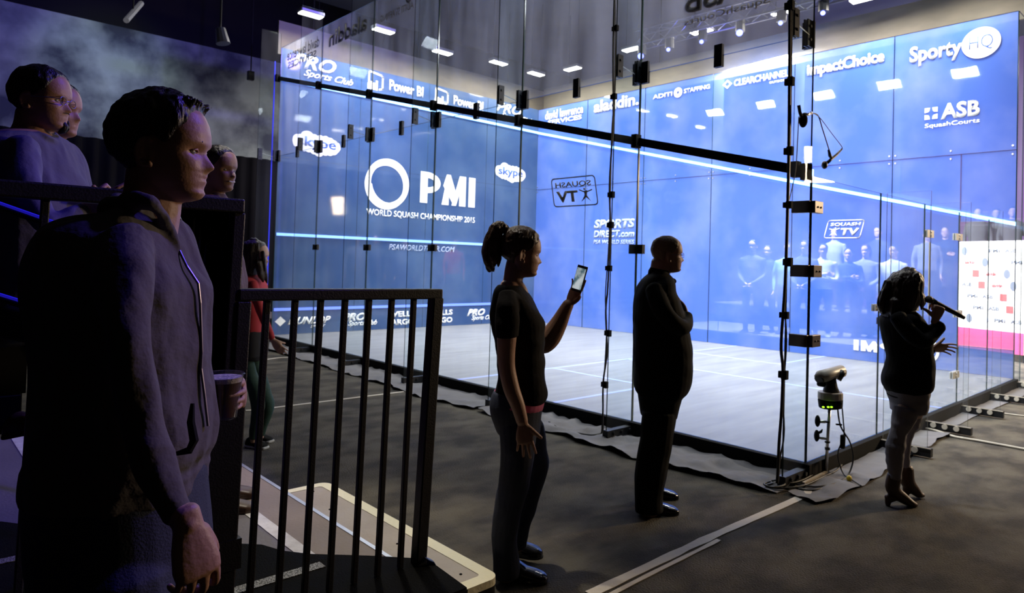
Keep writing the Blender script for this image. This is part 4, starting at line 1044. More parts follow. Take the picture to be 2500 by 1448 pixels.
class Head:
    def __init__(s, chin, H, fwd, up, side, **kw):
        """chin: world point at chin height on the head's vertical axis"""
        s.o = chin; s.H = H; s.f = fwd.normalized(); s.u = up.normalized(); s.s = side.normalized(); s.kw = kw
    def P(s, x, y, z): return s.o+(s.f*x+s.s*y+s.u*z)*s.H
    def skull(s, nz=64, nt=72):
        bm = NB(); rings = []
        for i in range(nz+1):
            z = -.02+1.02*(1-math.cos(PI*(i/nz)))/2 if False else -.02+1.02*i/nz
            rings.append([bm.verts.new(s.P(*head_point(z, k*2*PI/nt, **s.kw))) for k in range(nt)])
        for i in range(nz):
            for k in range(nt): bm.faces.new((rings[i][k], rings[i][(k+1) % nt], rings[i+1][(k+1) % nt], rings[i+1][k]))
        bm.faces.new(rings[0][::-1]); bm.faces.new(rings[-1])
        return bm
    def ears(s, sides=(1, -1), k=1):
        out = []
        for sd in sides:
            wd = .305
            def E(a, r, dy=0): return s.P(-.045-.07*math.cos(a)*r*k-.012, sd*(wd+dy+.03*max(0, math.cos(a))), .415+.125*math.sin(a)*r*k-.0)
            pts = [E(a, 1.0, .028) for a in np.linspace(-2.4, 2.2, 16)]
            b = NB(); tube(b, pts, [s.H*.020]*len(pts), 8); out.append(b)                # helix
            b = NB(); pts = [E(a, .52, .012) for a in np.linspace(-1.6, 1.6, 10)]; tube(b, pts, s.H*.015, 6); out.append(b)
            b = NB(); ax = Matrix((s.f, s.s, s.u)).transposed(); sphere(b, s.P(-.05, sd*(wd+.0), .415), (.055*s.H, .022*s.H, .10*s.H), 10, axes=ax); out.append(b)
            b = NB(); sphere(b, s.P(-.015, sd*(wd+.015), .30), (.030*s.H, .020*s.H, .035*s.H), 8, axes=ax); out.append(b)
        return out
    def hair(s, hl, thick, nz=56, nt=84, seed=0, rough=.01, top=0, freq=9):
        """cap of hair; hl = hairline height by angle from the front (degrees, z)"""
        A = [a for a, _ in hl]; Zl = [z for _, z in hl]; bm = NB(); rings = []
        for i in range(nz+1):
            z = -.02+1.02*i/nz; ring = []
            for k in range(nt):
                th = k*2*PI/nt; ang = abs(math.degrees(th if th <= PI else th-2*PI)); zl = np.interp(ang, A, Zl)
                x, y, zz = head_point(z, th, **{**s.kw, 'nose': 0})
                g = min(1, max(0, (z-zl)/.05)); g = g*g*(3-2*g)
                g2 = min(1, max(0, (z-zl)/.34)); g2 = g2*g2*(3-2*g2)
                d = -.05*(1-g)+thick*g*(.22+.78*g2)
                nx = Vector((x+.03, y, (z-.55)*.95)); nx.normalize()
                p = Vector((x, y, zz))
                nn = noise.noise(Vector((x*freq+seed, y*freq, z*freq*.6)))+.6*noise.noise(Vector((x*freq*2.7, y*freq*2.7+seed, z*freq*1.5)))
                p += nx*(d+g*rough*nn)
                p.z += top*g*max(0, z-.6)*1.0
                ring.append(bm.verts.new(s.P(*p)))
            rings.append(ring)
        for i in range(nz):
            for k in range(nt): bm.faces.new((rings[i][k], rings[i][(k+1) % nt], rings[i+1][(k+1) % nt], rings[i+1][k]))
        bm.faces.new(rings[0][::-1]); bm.faces.new(rings[-1])
        return bm
    def lock(s, pts, r, n=7):
        b = NB(); tube(b, [s.P(*p) for p in spline(pts, 4)], [s.H*q for q in np.interp(np.linspace(0, 1, 4*(len(pts)-1)+1), np.linspace(0, 1, len(r)), r)], n); return b

def hand(wrist, d, a, curls, thumb=(.5, .3), size=1.0, flip=1, spread=.10, tcurl=.3):
    """wrist point, direction to the knuckles, across vector (little finger -> index side);
    curls: per finger (index..little) bend of the three joints in radians; bends towards flip * (d x a)"""
    d = d.normalized(); a = (a-d*a.dot(d)).normalized(); n = d.cross(a)*flip; S = size; out = []
    def R(v, ax, t): return Quaternion(ax, t) @ v
    st = [(wrist-d*.02*S, a*.024*S, n*.019*S), (wrist+d*.01*S, a*.026*S, n*.018*S), (wrist+d*.04*S, a*.036*S, n*.017*S), (wrist+d*.075*S, a*.042*S, n*.015*S), (wrist+d*.095*S, a*.040*S, n*.012*S)]
    out.append(loft(st, 14, 2.4))
    for i, (L3, off, r) in enumerate((((.042, .025, .020), .030, .0088), ((.046, .029, .021), .010, .0090), ((.042, .027, .020), -.010, .0086), ((.033, .020, .018), -.029, .0076))):
        cu = curls[i] if isinstance(curls[0], (tuple, list)) else curls
        base_ = wrist+d*(.088-.003*abs(i-1))*S+a*off*S; dd = R(d, n, 0)
        dd = (d+a*spread*(1.5-i)*.9).normalized(); ax = dd.cross(n).normalized(); p = base_; pts = [(p-dd*.012*S, r*S*1.05), (p, r*S*1.05)]
        for j in range(3):
            dd = R(dd, ax, cu[j]); p = p+dd*L3[j]*S; pts.append((p, r*S*(1-.08*(j+1))))
        out.append(limb([(q, rr_) for q, rr_ in pts], 10, 3))
    base_ = wrist+d*.022*S+a*.020*S; t0 = (d*math.cos(thumb[0])+a*math.sin(thumb[0])+n*thumb[1]).normalized(); ax = t0.cross(n).normalized()
    p = base_; pts = [(p, .014*S), (p+t0*.035*S, .0125*S)]; p = p+t0*.035*S
    t1 = R(t0, ax, tcurl); p = p+t1*.030*S; pts.append((p, .0105*S)); t2 = R(t1, ax, tcurl); p = p+t2*.024*S; pts.append((p, .0085*S))
    out.append(limb(pts, 10, 3))
    return out
def shoe(heel, toe, w_, h_, up=ZU, boot=0):
    """closed shoe from heel to toe on the ground"""
    d = toe-heel; L = d.length; d.normalize(); s = d.cross(up).normalized()
    st = []
    for t, hh, ww in ((0, .62, .62), (.06, .85, .78), (.2, 1.0, .82), (.38, .86, .78), (.55, .60, .92), (.75, .50, 1.0), (.9, .40, .86), (.98, .28, .55)):
        st.append((heel+d*L*t+up*(h_*hh/2+.004), s*w_/2*ww, up*h_*hh/2))
    up_ = loft(st, 18, 2.6)
    so_ = loft([(heel+d*L*t+up*.008, s*w_/2*ww*1.04, up*.010) for t, ww in ((0, .7), (.15, .86), (.4, .78), (.7, 1.03), (.9, .9), (.99, .55))], 18, 3.5)
    return [up_, so_]
def facing(yaw, pitch=0):
    """forward, up, side for somebody facing right in the view; yaw>0 turns away, pitch>0 looks down"""
    f = RH*math.cos(yaw)+FH*math.sin(yaw); s = f.cross(ZU)
    return f*math.cos(pitch)-ZU*math.sin(pitch), ZU*math.cos(pitch)+f*math.sin(pitch), s
def shrink(rows, k): return [(y, (xl+xr)/2-(xr-xl)/2*k, (xl+xr)/2+(xr-xl)/2*k, w_, hd*k) for y, xl, xr, w_, hd in rows]
def thin(pts, k): return [(*q[:3], q[3]*k, *q[4:]) for q in pts]
def eyes(h, parent, ms=(1, -1)):
    for sd in ms:
        b = NB(); sphere(b, h.P(.256, sd*.13, .475), .052*h.H, 10); obj('eye', b, M['eye'], parent, smooth=True)
def glasses(h, parent, m):
    b = NB()
    for sd in (-1, 1):
        pts = [h.P(.385, sd*(.135)+.085*math.cos(a), .475+.065*math.sin(a)) for a in np.linspace(0, 2*PI, 17)]
        tube(b, pts, .0016, 6); tube(b, [h.P(.385, sd*.22, .49), h.P(.2, sd*.285, .49), h.P(-.05, sd*.31, .48)], .0016, 6)
    tube(b, [h.P(.385, -.05, .48), h.P(.40, 0, .49), h.P(.385, .05, .48)], .0016, 6)
    obj('glasses', b, m, parent)

# ============ woman with the phone
g_ = Fig(3.38); base = on_z(1265, 1412, 0)
wo = root('person', base, 'woman with a ponytail in a black tee and jeans holding up a phone', 'person')
f_, u_, s_ = facing(.24, .09)
hd = Head(g_.p(1268, 674), .236, f_, u_, s_, nose=.85, width=.96)
tee = [(697, 1216, 1276, 0, .09), (712, 1207, 1288, 0, .165), (730, 1200, 1300, 0, .185), (757, 1195, 1316, 0, .175), (786, 1197, 1329, 0, .16), (820, 1204, 1330, 0, .15), (860, 1211, 1330, 0, .14), (900, 1214, 1331, 0, .145), (937, 1213, 1335, 0, .16), (965, 1208, 1337, 0, .17), (977, 1211, 1330, 0, .165)]
jn = [(955, 1205, 1331, 0, .163), (985, 1195, 1326, 0, .17), (1020, 1200, 1322, 0, .165), (1055, 1214, 1318, 0, .145)]
nl = [(1262, 1040, -.08, 46), (1264, 1100, -.1, 43), (1257, 1165, -.1, 39), (1246, 1215, -.1, 36), (1235, 1270, -.1, 34), (1232, 1330, -.1, 31), (1236, 1375, -.1, 33), (1237, 1405, -.1, 33)]
fl_ = [(1285, 1040, .08, 42), (1298, 1100, .12, 39), (1307, 1140, .14, 33), (1297, 1190, .13, 27), (1284, 1240, .12, 25), (1268, 1290, .12, 24), (1262, 1335, .12, 24)]
nsl = [(1240, 716, -.14, 22), (1239, 755, -.18, 28), (1238, 800, -.2, 29), (1238, 822, -.2, 28)]
fsl = [(1262, 722, .14, 22), (1285, 775, .18, 26), (1298, 808, .2, 24)]
na = [(1240, 735, -.15, 14), (1238, 800, -.2, 24), (1236, 860, -.2, 22), (1238, 900, -.2, 20.5), (1249, 950, -.2, 20), (1264, 990, -.2, 17.5), (1275, 1030, -.2, 14.5)]
fa = [(1262, 725, .16, 18), (1295, 795, .2, 24), (1318, 838, .22, 25), (1340, 826, .22, 27), (1362, 793, .21, 22), (1380, 757, .2, 16), (1388, 742, .2, 14)]
nh = hand(g_.p(1276, 1032, -.2), -UP+RT*.12, RH+FH*.1, [(.22, .2, .15), (.15, .15, .1), (.2, .15, .1), (.3, .2, .2)], thumb=(.75, .0), size=.98, flip=-1, spread=.17, tcurl=.05)
fh = hand(g_.p(1389, 744, .2), UP*.85+RT*.42, RH*.75-FH*.5, [(.12, .2, .1), (.15, .25, .1), (.2, .3, .2), (.3, .3, .2)], thumb=(.75, .35), size=.92, flip=-1, spread=.08)
bd_ = fuse('body', [hd.skull()]+hd.ears()+[g_.limb([(1258, 640, 0, 22), (1256, 660, 0, 24), (1252, 690, 0, 25), (1250, 715, 0, 32)]), g_.limb([(1256, 694, -.01, 20), (1272, 712, -.02, 17), (1285, 731, -.02, 9)]), g_.slab(shrink(tee, .86)), g_.slab(shrink(jn, .84)), g_.limb(thin(nl, .75)), g_.limb(thin(fl_, .75)), g_.limb(na), g_.limb(fa)]+nh+fh, .0042, M['skin'], wo)
eyes(hd, bd_)
CAPK[0] = .15; fuse('tee_shirt', [g_.slab(tee), g_.limb(nsl), g_.limb(fsl)], .006, M['tee'], wo, fold=folds(.007, (10, 10, 16))); CAPK[0] = 1.0
fuse('undershirt', [g_.slab([(960, 1203, 1333, 0, .166), (983, 1196, 1329, 0, .172), (988, 1197, 1328, 0, .170)])], .006, M['pink'], wo, label='pink hem under the black tee')
CAPK[0] = .15; fuse('jeans', [g_.slab(jn), g_.limb(nl), g_.limb(fl_)], .006, M['jeans_b'], wo, fold=folds(.005, (9, 9, 14), 4)); CAPK[0] = 1.0
for nm, hx, hy, tx, ty in (('n', 1222, 1410, 1336, 1423), ('f', 1232, 1350, 1323, 1360)):
    fuse('shoe', shoe(on_z(hx, hy, 0), on_z(tx, ty, 0), .098, .10), .004, M['shoe'], wo)
hl = [(0, .83), (30, .80), (50, .70), (65, .62), (78, .52), (95, .46), (115, .36), (140, .22), (180, .18)]
tail = [hd.lock([(-.36, 0, .88), (-.50, 0, .99), (-.60, 0, .93), (-.66, .0, .70), (-.69, -.02, .42), (-.66, -.03, .20), (-.55, -.02, .03)], [.07, .11, .145, .17, .17, .12, .02], 10),
        hd.lock([(-.50, .03, .96), (-.62, .05, .66), (-.60, .05, .30), (-.56, .05, .12)], [.06, .12, .11, .02], 8),
        hd.lock([(-.55, -.04, .9), (-.69, -.06, .5), (-.67, -.06, .10), (-.62, -.05, .0)], [.05, .10, .06, .01], 8),
        hd.lock([(-.52, 0, .80), (-.52, .0, .55), (-.50, 0, .30), (-.47, 0, .14)], [.06, .09, .08, .015], 8)]
fuse('hair', [hd.hair(hl, .045, seed=3, rough=.02, top=.06)], .0035, M['hair_br'], wo, fold=folds(.002, (70, 70, 20), 2))
fuse('ponytail', tail, .0035, M['hair_br'], wo, fold=folds(.004, (80, 80, 12), 5))
# phone in her hand
t = root('phone', g_.p(1415, 681, .145), 'lit smartphone held up by the woman with the ponytail', 'phone')
pu = (g_.p(1424, 649, .145)-g_.p(1406.5, 712, .145)); H_ = pu.length/2; pu.normalize(); pr = (RH*.62-FH*.60+ZU*-.05).normalized(); pr = (pr-pu*pr.dot(pu)).normalized(); pn = pr.cross(pu)
if pn.dot(CAM-g_.p(1415, 681, .145)) < 0: pn = -pn
c = g_.p(1415, 680.5, .145)
b = NB(); obox(b, c, pr*.034, pu*H_, pn*.004); obj('phone_body', b, M['black'], t, bevel=.003)
b = NB(); obox(b, c+pn*.0045, pr*.030, pu*H_*.80, pn*.0006); obj('screen', b, M['screen'], t)

# ============ man in the tuxedo
g_ = Fig(4.34); base = on_z(1600, 1245, 0)
mn = root('person', base, 'balding man in a black tuxedo and bow tie standing with his hand on his heart', 'person')
f_, u_, s_ = facing(.06, .0)
hd = Head(g_.p(1630, 665), .231, f_, u_, s_, nose=.9)
jk = [(668, 1584, 1632, 0, .09), (680, 1570, 1642, 0, .15), (694, 1560, 1646, 0, .20), (712, 1553, 1648, 0, .22), (730, 1549, 1656, 0, .225), (750, 1547, 1664, 0, .22), (775, 1546, 1673, 0, .21), (800, 1547, 1679, 0, .205), (823, 1547, 1684, 0, .20), (872, 1548, 1689, 0, .195), (925, 1548, 1686, 0, .195), (952, 1550, 1678, 0, .195), (966, 1560, 1664, 0, .185)]
tp = [(945, 1556, 1668, 0, .17), (980, 1560, 1660, 0, .17), (1015, 1565, 1651, 0, .15)]
nl = [(1608, 1010, -.08, 41), (1604, 1060, -.1, 40), (1596, 1110, -.1, 40), (1588, 1160, -.12, 39), (1584, 1210, -.12, 35), (1585, 1247, -.12, 34)]
fl_ = [(1612, 1010, .08, 40), (1607, 1060, .1, 37), (1601, 1110, .1, 33), (1594, 1160, .14, 28), (1590, 1206, .15, 25)]
nsl = [(1598, 706, -.17, 23), (1610, 745, -.23, 24), (1636, 782, -.25, 22), (1664, 800, -.21, 20), (1676, 790, -.13, 17), (1677, 772, -.06, 14)]
fsl = [(1605, 706, .18, 22), (1600, 800, .25, 20), (1612, 900, .26, 17)]
nh = hand(g_.p(1677, 772, -.05), FH*.70+UP*.60-RH*.25, UP*.8-FH*.5, (.15, .15, .1), thumb=(.6, .1), flip=-1)
fh = hand(g_.p(1612, 905, .26), -UP, RH, (.3, .3, .3), flip=1)
bd_ = fuse('body', [hd.skull()]+hd.ears()+[g_.limb([(1614, 640, 0, 24), (1610, 665, 0, 24), (1606, 690, 0, 26)]), g_.slab(shrink(jk, .86)), g_.slab(shrink(tp, .84)), g_.limb(thin(nl, .75)), g_.limb(thin(fl_, .75)), g_.limb(thin(nsl, .8)), g_.limb(thin(fsl, .8))]+nh+fh, .005, M['skin'], mn)
eyes(hd, bd_)
fuse('jacket', [g_.slab(jk), g_.limb(nsl), g_.limb(fsl)], .0065, M['tux'], mn, fold=folds(.006, (9, 9, 12), 9))
fuse('shirt_collar', [g_.limb([(1609, 662, 0, 26.5), (1608, 676, 0, 27)])], .004, M['blackm'], mn)
b1 = g_.limb([(1640, 682, -.03, 4), (1645, 687, -.015, 7), (1646, 690, 0, 3.5), (1645, 687, .015, 7), (1644, 682, .03, 4)], 8)
fuse('bow_tie', [b1], .003, M['blackm'], mn)
CAPK[0] = .15; fuse('trousers', [g_.slab(tp), g_.limb(nl), g_.limb(fl_)], .0065, M['tux'], mn, fold=folds(.004, (9, 9, 10), 2)); CAPK[0] = 1.0
for hx, hy, tx, ty in ((1566, 1247, 1657, 1256), (1576, 1212, 1656, 1218)):
    fuse('shoe', shoe(on_z(hx, hy, 0), on_z(tx, ty, 0), .10, .095), .0045, M['shoe'], mn)
hl = [(0, .93), (35, .90), (55, .74), (68, .62), (80, .50), (95, .46), (115, .30), (140, .20), (180, .16)]
fuse('hair', [hd.hair(hl, .018, seed=8, rough=.008, top=.01)], .0035, M['hair_g'], mn)
glasses(hd, mn, M['lens'])

# ============ woman singing into the microphone
g_ = Fig(4.58); base = on_z(2195, 1226, 0)
ho = root('person', base, 'woman in a black blazer and grey jeans singing into a microphone', 'person')
f_, u_, s_ = facing(.10, .0)
hd = Head(g_.p(2221, 745), .224, f_, u_, s_, nose=.75, width=.96)
bz = [(757, 2182, 2226, 0, .11), (768, 2166, 2234, 0, .17), (784, 2157, 2247, 0, .185), (805, 2159, 2260, 0, .175), (830, 2163, 2266, 0, .16), (851, 2167, 2269, 0, .15), (870, 2171, 2271, 0, .15), (888, 2170, 2272, 0, .155), (919, 2161, 2270, 0, .17), (940, 2163, 2267, 0, .175), (954, 2170, 2254, 0, .165), (965, 2176, 2215, .0, .12)]
jn = [(935, 2168, 2262, 0, .16), (960, 2173, 2257, 0, .165), (985, 2183, 2254, 0, .155), (1005, 2184, 2251, 0, .14)]
nl = [(2212, 1000, -.07, 30), (2203, 1030, -.08, 25), (2194, 1055, -.08, 20), (2187, 1086, -.08, 22), (2184, 1120, -.08, 20), (2185, 1150, -.08, 16), (2185, 1168, -.08, 15)]
fl_ = [(2226, 1000, .07, 27), (2224, 1030, .08, 21), (2213, 1060, .09, 16), (2209, 1095, .09, 14), (2210, 1130, .09, 11), (2212, 1146, .09, 10)]
nsl = [(2192, 774, -.14, 20), (2218, 808, -.18, 21), (2250, 834, -.19, 19), (2274, 818, -.16, 17), (2292, 796, -.14, 18)]
fsl = [(2205, 774, .14, 19), (2226, 828, .2, 18), (2254, 858, .18, 15), (2272, 853, .16, 12)]
nh = hand(g_.p(2283, 782, -.15), UP*.93+RT*.30, -RT*.85+UP*.45, (1.15, 1.25, .9), thumb=(.9, .7), size=.97, flip=-1, spread=.0)
fh = hand(g_.p(2274, 851, .15), RT*.97+UP*.06, UP*.75-FH*.45, [(.12, .25, .3), (.2, .3, .3), (.3, .3, .3), (.45, .3, .3)], thumb=(.75, -.1), size=.92, flip=1, spread=.12, tcurl=-.1)
bd_ = fuse('body', [hd.skull()]+hd.ears()+[g_.limb([(2210, 725, 0, 18), (2208, 748, 0, 19), (2206, 770, 0, 24)]), g_.slab(shrink(bz, .84)), g_.slab(shrink(jn, .84)), g_.limb(thin(nl, .75)), g_.limb(thin(fl_, .75)), g_.limb(thin(nsl, .62)), g_.limb(thin(fsl, .75))]+nh+fh, .0042, M['skin_fair'], ho)
eyes(hd, bd_)
fuse('blazer', [g_.slab(bz), g_.limb(nsl), g_.limb(fsl)], .006, M['blazer'], ho, fold=folds(.006, (11, 11, 13), 6))
CAPK[0] = .15; fuse('jeans', [g_.slab(jn), g_.limb(nl), g_.limb(fl_)], .0055, M['jeans_g'], ho, fold=folds(.006, (8, 8, 26), 3)); CAPK[0] = 1.0
def bootie(g2, w_, ankle, shaft, toe, heel):
    ax, ay = ankle
    return [g2.limb([(ax, ay, w_, 17), (shaft[0], shaft[1], w_, 16.5), ((shaft[0]+toe[0])/2-2, (shaft[1]+toe[1])/2+2, w_, 13), (toe[0]-10, toe[1]-7, w_, 8.5, 1.5), (toe[0], toe[1]-4, w_, 5, 1.5)]),
            g2.limb([(heel[0]+3, heel[1]-22, w_, 9), (heel[0]+2, heel[1]-8, w_, 7), (heel[0]+2, heel[1]-2, w_, 6)], 10),
            g2.limb([(heel[0]+2, heel[1]-14, w_, 8), (shaft[0]+14, shaft[1]+22, w_, 6, 1.8), (toe[0]-14, toe[1]-5, w_, 6.5, 1.8), (toe[0], toe[1]-4, w_, 5, 1.6)], 12)]
fuse('boot', bootie(g_, -.07, (2184, 1162), (2180, 1194), (2236, 1236), (2166, 1235)), .0042, M['boot'], ho)
fuse('boot', bootie(g_, .10, (2212, 1144), (2216, 1176), (2253, 1213), (2210, 1214)), .0042, M['boot'], ho)
hr = [(661, 2199, 2233, 0, .045), (668, 2184, 2245, 0, .08), (684, 2171, 2250, 0, .10), (702, 2165, 2248, 0, .105), (722, 2158, 2244, 0, .11), (740, 2153, 2239, 0, .11), (755, 2151, 2228, 0, .105), (768, 2156, 2206, 0, .09), (776, 2164, 2192, 0, .06)]
loc_ = [g_.limb([(2240, 700, -.07, 7), (2247, 728, -.06, 8), (2251, 745, -.05, 6), (2249, 757, -.05, 1.5)], 8), g_.limb([(2240, 700, .07, 7), (2254, 728, .06, 6), (2255, 745, .06, 3)], 8),
        g_.limb([(2168, 690, -.02, 10), (2157, 722, -.03, 11), (2151, 746, -.03, 9), (2157, 768, -.03, 3)], 8), g_.limb([(2185, 735, -.08, 12), (2180, 765, -.09, 8), (2190, 777, -.08, 2)], 8)]
def hs(p): return .007*noise.noise(Vector((p.x*38, p.y*38, p.z*7)))+.004*noise.noise(Vector((p.x*95, p.y*95, p.z*12)))
fuse('hair', [g_.slab(hr)]+loc_, .0035, M['hair_dk'], ho, fold=hs)
# microphone in her hand
p0, p1 = g_.p(2268, 731, -.115), g_.p(2354, 776, -.115); d = (p1-p0).normalized()
t = root('microphone', p0, 'black handheld microphone held at the mouth of the singing woman', 'microphone')
b = NB(); sphere(b, p0, .0245, 12); obj('grille', b, mat('mic_grille', (.09, .075, .065), .45, .5, bump=(400, .5)), t, smooth=True)
b = NB(); tube(b, [p0+d*.020, p0+d*.028], .021, 16); obj('collar_ring', b, M['steel'], t)
b = NB(); tube(b, [p0+d*.026, p0+d*.05, p0+d*.20, (p1-d*.03), p1], [.0215, .018, .0145, .0150, .0125], 16); obj('handle', b, M['black'], t, smooth=True)

# ============ man in the hoodie with a beer (foreground)
FZ = .14
g_ = Fig(1.5); base = Vector((g_.p(300, 900).x, g_.p(300, 900).y, FZ))
fm = root('person', base, 'man in a grey hoodie standing nearest the camera, beer in hand, seen from the side', 'person')
f_, u_, s_ = facing(.16, .02)
hd = Head(g_.p(398, 489), .229, f_, u_, s_, nose=.82)
td = [(508, 330, 415, 0, .075), (530, 262, 414, 0, .13), (548, 212, 418, 0, .17), (580, 166, 432, 0, .20), (640, 140, 454, 0, .21), (700, 134, 484, 0, .205), (780, 131, 488, 0, .195), (860, 128, 491, 0, .185), (900, 127, 489, 0, .18), (960, 125, 497, 0, .18), (1040, 120, 507, 0, .18), (1100, 110, 499, 0, .18), (1130, 104, 483, 0, .178), (1150, 102, 484, 0, .18), (1165, 101, 479, 0, .178), (1192, 101, 480, 0, .175)]
na = [(300, 600, -.13, 72), (304, 700, -.2, 70), (322, 820, -.24, 63), (338, 930, -.24, 59), (354, 1040, -.24, 54), (380, 1130, -.25, 50), (414, 1212, -.26, 47), (436, 1262, -.26, 43)]
fa = [(330, 600, .15, 62), (380, 760, .22, 52), (405, 900, .25, 44), (450, 945, .26, 36), (484, 957, .255, 29)]
jn = [(1150, 106, 478, 0, .17), (1220, 108, 484, 0, .175), (1330, 116, 492, 0, .18), (1405, 124, 489, 0, .175), (1450, 130, 478, 0, .165)]
def leg(px, w_):
    top = g_.p(px, 1400, w_); a_ = Vector((top.x, top.y, FZ+.1)); kn = (top+a_)/2+RH*.02
    return limb([(top, .105), (kn+ZU*.15, .088), (kn, .075), (a_+ZU*.1, .062), (a_, .060)])
nh = hand(g_.p(457, 1274, -.26), -UP*.97+RT*.22, FH*.72+RH*.60, [(.45, .75, .5), (.5, .8, .5), (.55, .8, .5), (.6, .8, .5)], thumb=(.45, .35), size=1.04, flip=-1, spread=.05)
CUPW = .15
fh = hand(g_.p(503, 962, .215), RT*.99+UP*.04, UP, [(1.0, .7, .3), (1.05, .7, .3), (1.1, .7, .4), (1.2, .7, .4)], thumb=(.5, 1.0), size=1.0, flip=1, spread=.03, tcurl=.2)
bd_ = fuse('body', [hd.skull(90, 96)]+hd.ears(k=1.0)+[g_.limb([(378, 420, 0, 62), (374, 470, 0, 64), (368, 520, 0, 66), (350, 560, 0, 80)]), g_.limb([(392, 490, 0, 46), (396, 520, 0, 34), (404, 540, 0, 16)]), g_.slab(shrink(td, .80)), g_.limb(thin(na, .60)), g_.limb(thin(fa, .62)), g_.limb([(436, 1255, -.26, 30), (452, 1275, -.26, 31), (460, 1290, -.26, 30)]), g_.limb([(470, 957, .25, 22), (495, 961, .24, 24), (508, 962, .225, 24)])]+nh+fh+[g_.slab(shrink(jn, .85)), limb([(g_.p(300, 1400, -.09), .08), (g_.p(300, 1400, -.09)-ZU*.5, .06), (Vector((g_.p(300, 1400, -.09).x, g_.p(300, 1400, -.09).y, FZ+.1)), .045)]), limb([(g_.p(300, 1400, .09), .08), (g_.p(300, 1400, .09)-ZU*.5, .06), (Vector((g_.p(300, 1400, .09).x, g_.p(300, 1400, .09).y, FZ+.1)), .045)])], .0032, M['skin'], fm, smooth=4)
eyes(hd, bd_)
def hf(p):
    return -.012*abs(noise.noise(Vector((p.x*9, p.y*9, p.z*3.2))))+.007*noise.noise(Vector((p.x*11, p.y*11, p.z*7)))+.005*noise.noise(Vector((p.x*26, p.y*26+3, p.z*10)))
fuse('hoodie', [g_.slab(td, 2.4, 36), g_.limb(na, 24), g_.limb(fa, 20), g_.limb([(310, 520, -.05, 40), (350, 528, -.04, 34), (385, 540, -.02, 22)], 14), g_.limb([(372, 495, -.10, 17), (396, 522, -.07, 17), (412, 560, -.03, 17), (436, 612, 0, 13)], 12), g_.limb([(372, 495, -.10, 19), (330, 490, -.09, 26), (290, 505, -.04, 34), (282, 515, .02, 36), (300, 500, .08, 30), (360, 500, .1, 20), (405, 545, .06, 15), (436, 612, .02, 12)], 14), g_.slab([(1132, 100, 482, 0, .178), (1190, 98, 483, 0, .182), (1196, 100, 480, 0, .178)])], .0045, M['hoodie'], fm, fold=hf)
b = NB(); tube(b, [g_.p(*q) for q in ((438, 612, -.004), (456, 650, -.004), (484, 692, -.004), (489, 740, -.004), (491, 800, -.004), (493, 860, -.004), (491, 900, -.004), (499, 960, -.004), (508, 1040, -.004))], .0032, 8); obj('zip', b, M['lens'], fm)
b = NB(); tube(b, [g_.p(470, 985, -.15), g_.p(466, 1030, -.155), g_.p(474, 1075, -.155), g_.p(462, 1100, -.16), g_.p(430, 1108, -.175)], [.004, .008, .009, .008, .004], 8); obj('pocket_opening', b, M['blackm'], fm)
b = NB(); sp = [hd.P(*q) for q in ((-.24, -.20, .06), (-.16, -.30, .0), (-.04, -.31, -.05), (.06, -.26, -.12), (.12, -.15, -.17))]; tube(b, [Vector(p) for p in spline([tuple(p) for p in sp], 6)], .0016, 6); obj('necklace', b, M['steel'], fm)
fuse('jeans', [g_.slab(jn), leg(300, -.09), leg(305, .10)], .007, M['jeans_b'], fm)
for w_ in (-.09, .10):
    c = g_.p(300, 1400, w_); h_ = Vector((c.x, c.y, FZ)); fuse('shoe', shoe(h_-RH*.09, h_+RH*.19, .10, .09), .006, M['shoe'], fm)
hl = [(0, .85), (25, .83), (42, .76), (56, .68), (68, .60), (80, .47), (90, .54), (102, .52), (115, .34), (140, .14), (180, .06)]
tuft = []
rnd = random.Random(5)
for i in range(90):
    a = rnd.uniform(-.22, .22); x = rnd.uniform(.10, .31); z = 1.01-.30*max(0, x-.02)**1.2-.3*a*a; k_ = rnd.uniform(.5, 1)
    tuft.append(hd.lock([(x-.05, a, z-.05), (x, a, z+.015), (x+rnd.uniform(-.02, .07)*k_, a+rnd.uniform(-.04, .04), z+rnd.uniform(.02, .08)*k_)], [.020, .012, .002], 5))
fuse('hair', [hd.hair(hl, .068, nz=70, nt=100, seed=1, rough=.022, top=.04, freq=7)]+tuft, .0028, M['hair_b'], fm, fold=folds(.0028, (90, 90, 40), 7))
for sd in (-1, 1):
    b = NB(); tube(b, [hd.P(.36, sd*.06, .555), hd.P(.355, sd*.13, .572), hd.P(.30, sd*.20, .553)], [.0028, .0038, .0018], 8); obj('eyebrow', b, M['hair_b'], bd_)
    b = NB(); tube(b, [hd.P(.318, sd*.085, .478), hd.P(.322, sd*.13, .496), hd.P(.285, sd*.185, .478)], [.0014, .0026, .0014], 8); obj('eyelid', b, M['skin'], bd_, smooth=True)
# beer
c0, c1 = g_.p(542, 1021, CUPW), g_.p(542, 914, CUPW); d = ZU; hC = (c1-c0).length
t = root('plastic_cup', c0, 'clear plastic cup of amber beer in the hand of the man in the hoodie', 'cup')
c1 = c0+ZU*hC
b = NB(); rw = .0455; rb = .033; n = 40
R_ = [(rb*.9, .0), (rb, .002), (rb+(rw-rb)*.5, hC*.5), (rw, hC-.002), (rw+.003, hC), (rw+.001, hC+.003), (rw-.001, hC), (rb+(rw-rb)*.5-.0012, hC*.5), (rb-.0015, .004), (0.001, .004)]
def lathe(bm, c, prof, n=40):
    rings = [[bm.verts.new(c+Vector((r*math.cos(k*2*PI/n), r*math.sin(k*2*PI/n), z))) for k in range(n)] for r, z in prof]
    for i in range(len(rings)-1):
        for k in range(n): bm.faces.new((rings[i][k], rings[i][(k+1) % n], rings[i+1][(k+1) % n], rings[i+1][k]))
    bm.faces.new(rings[0][::-1]); bm.faces.new(rings[-1])
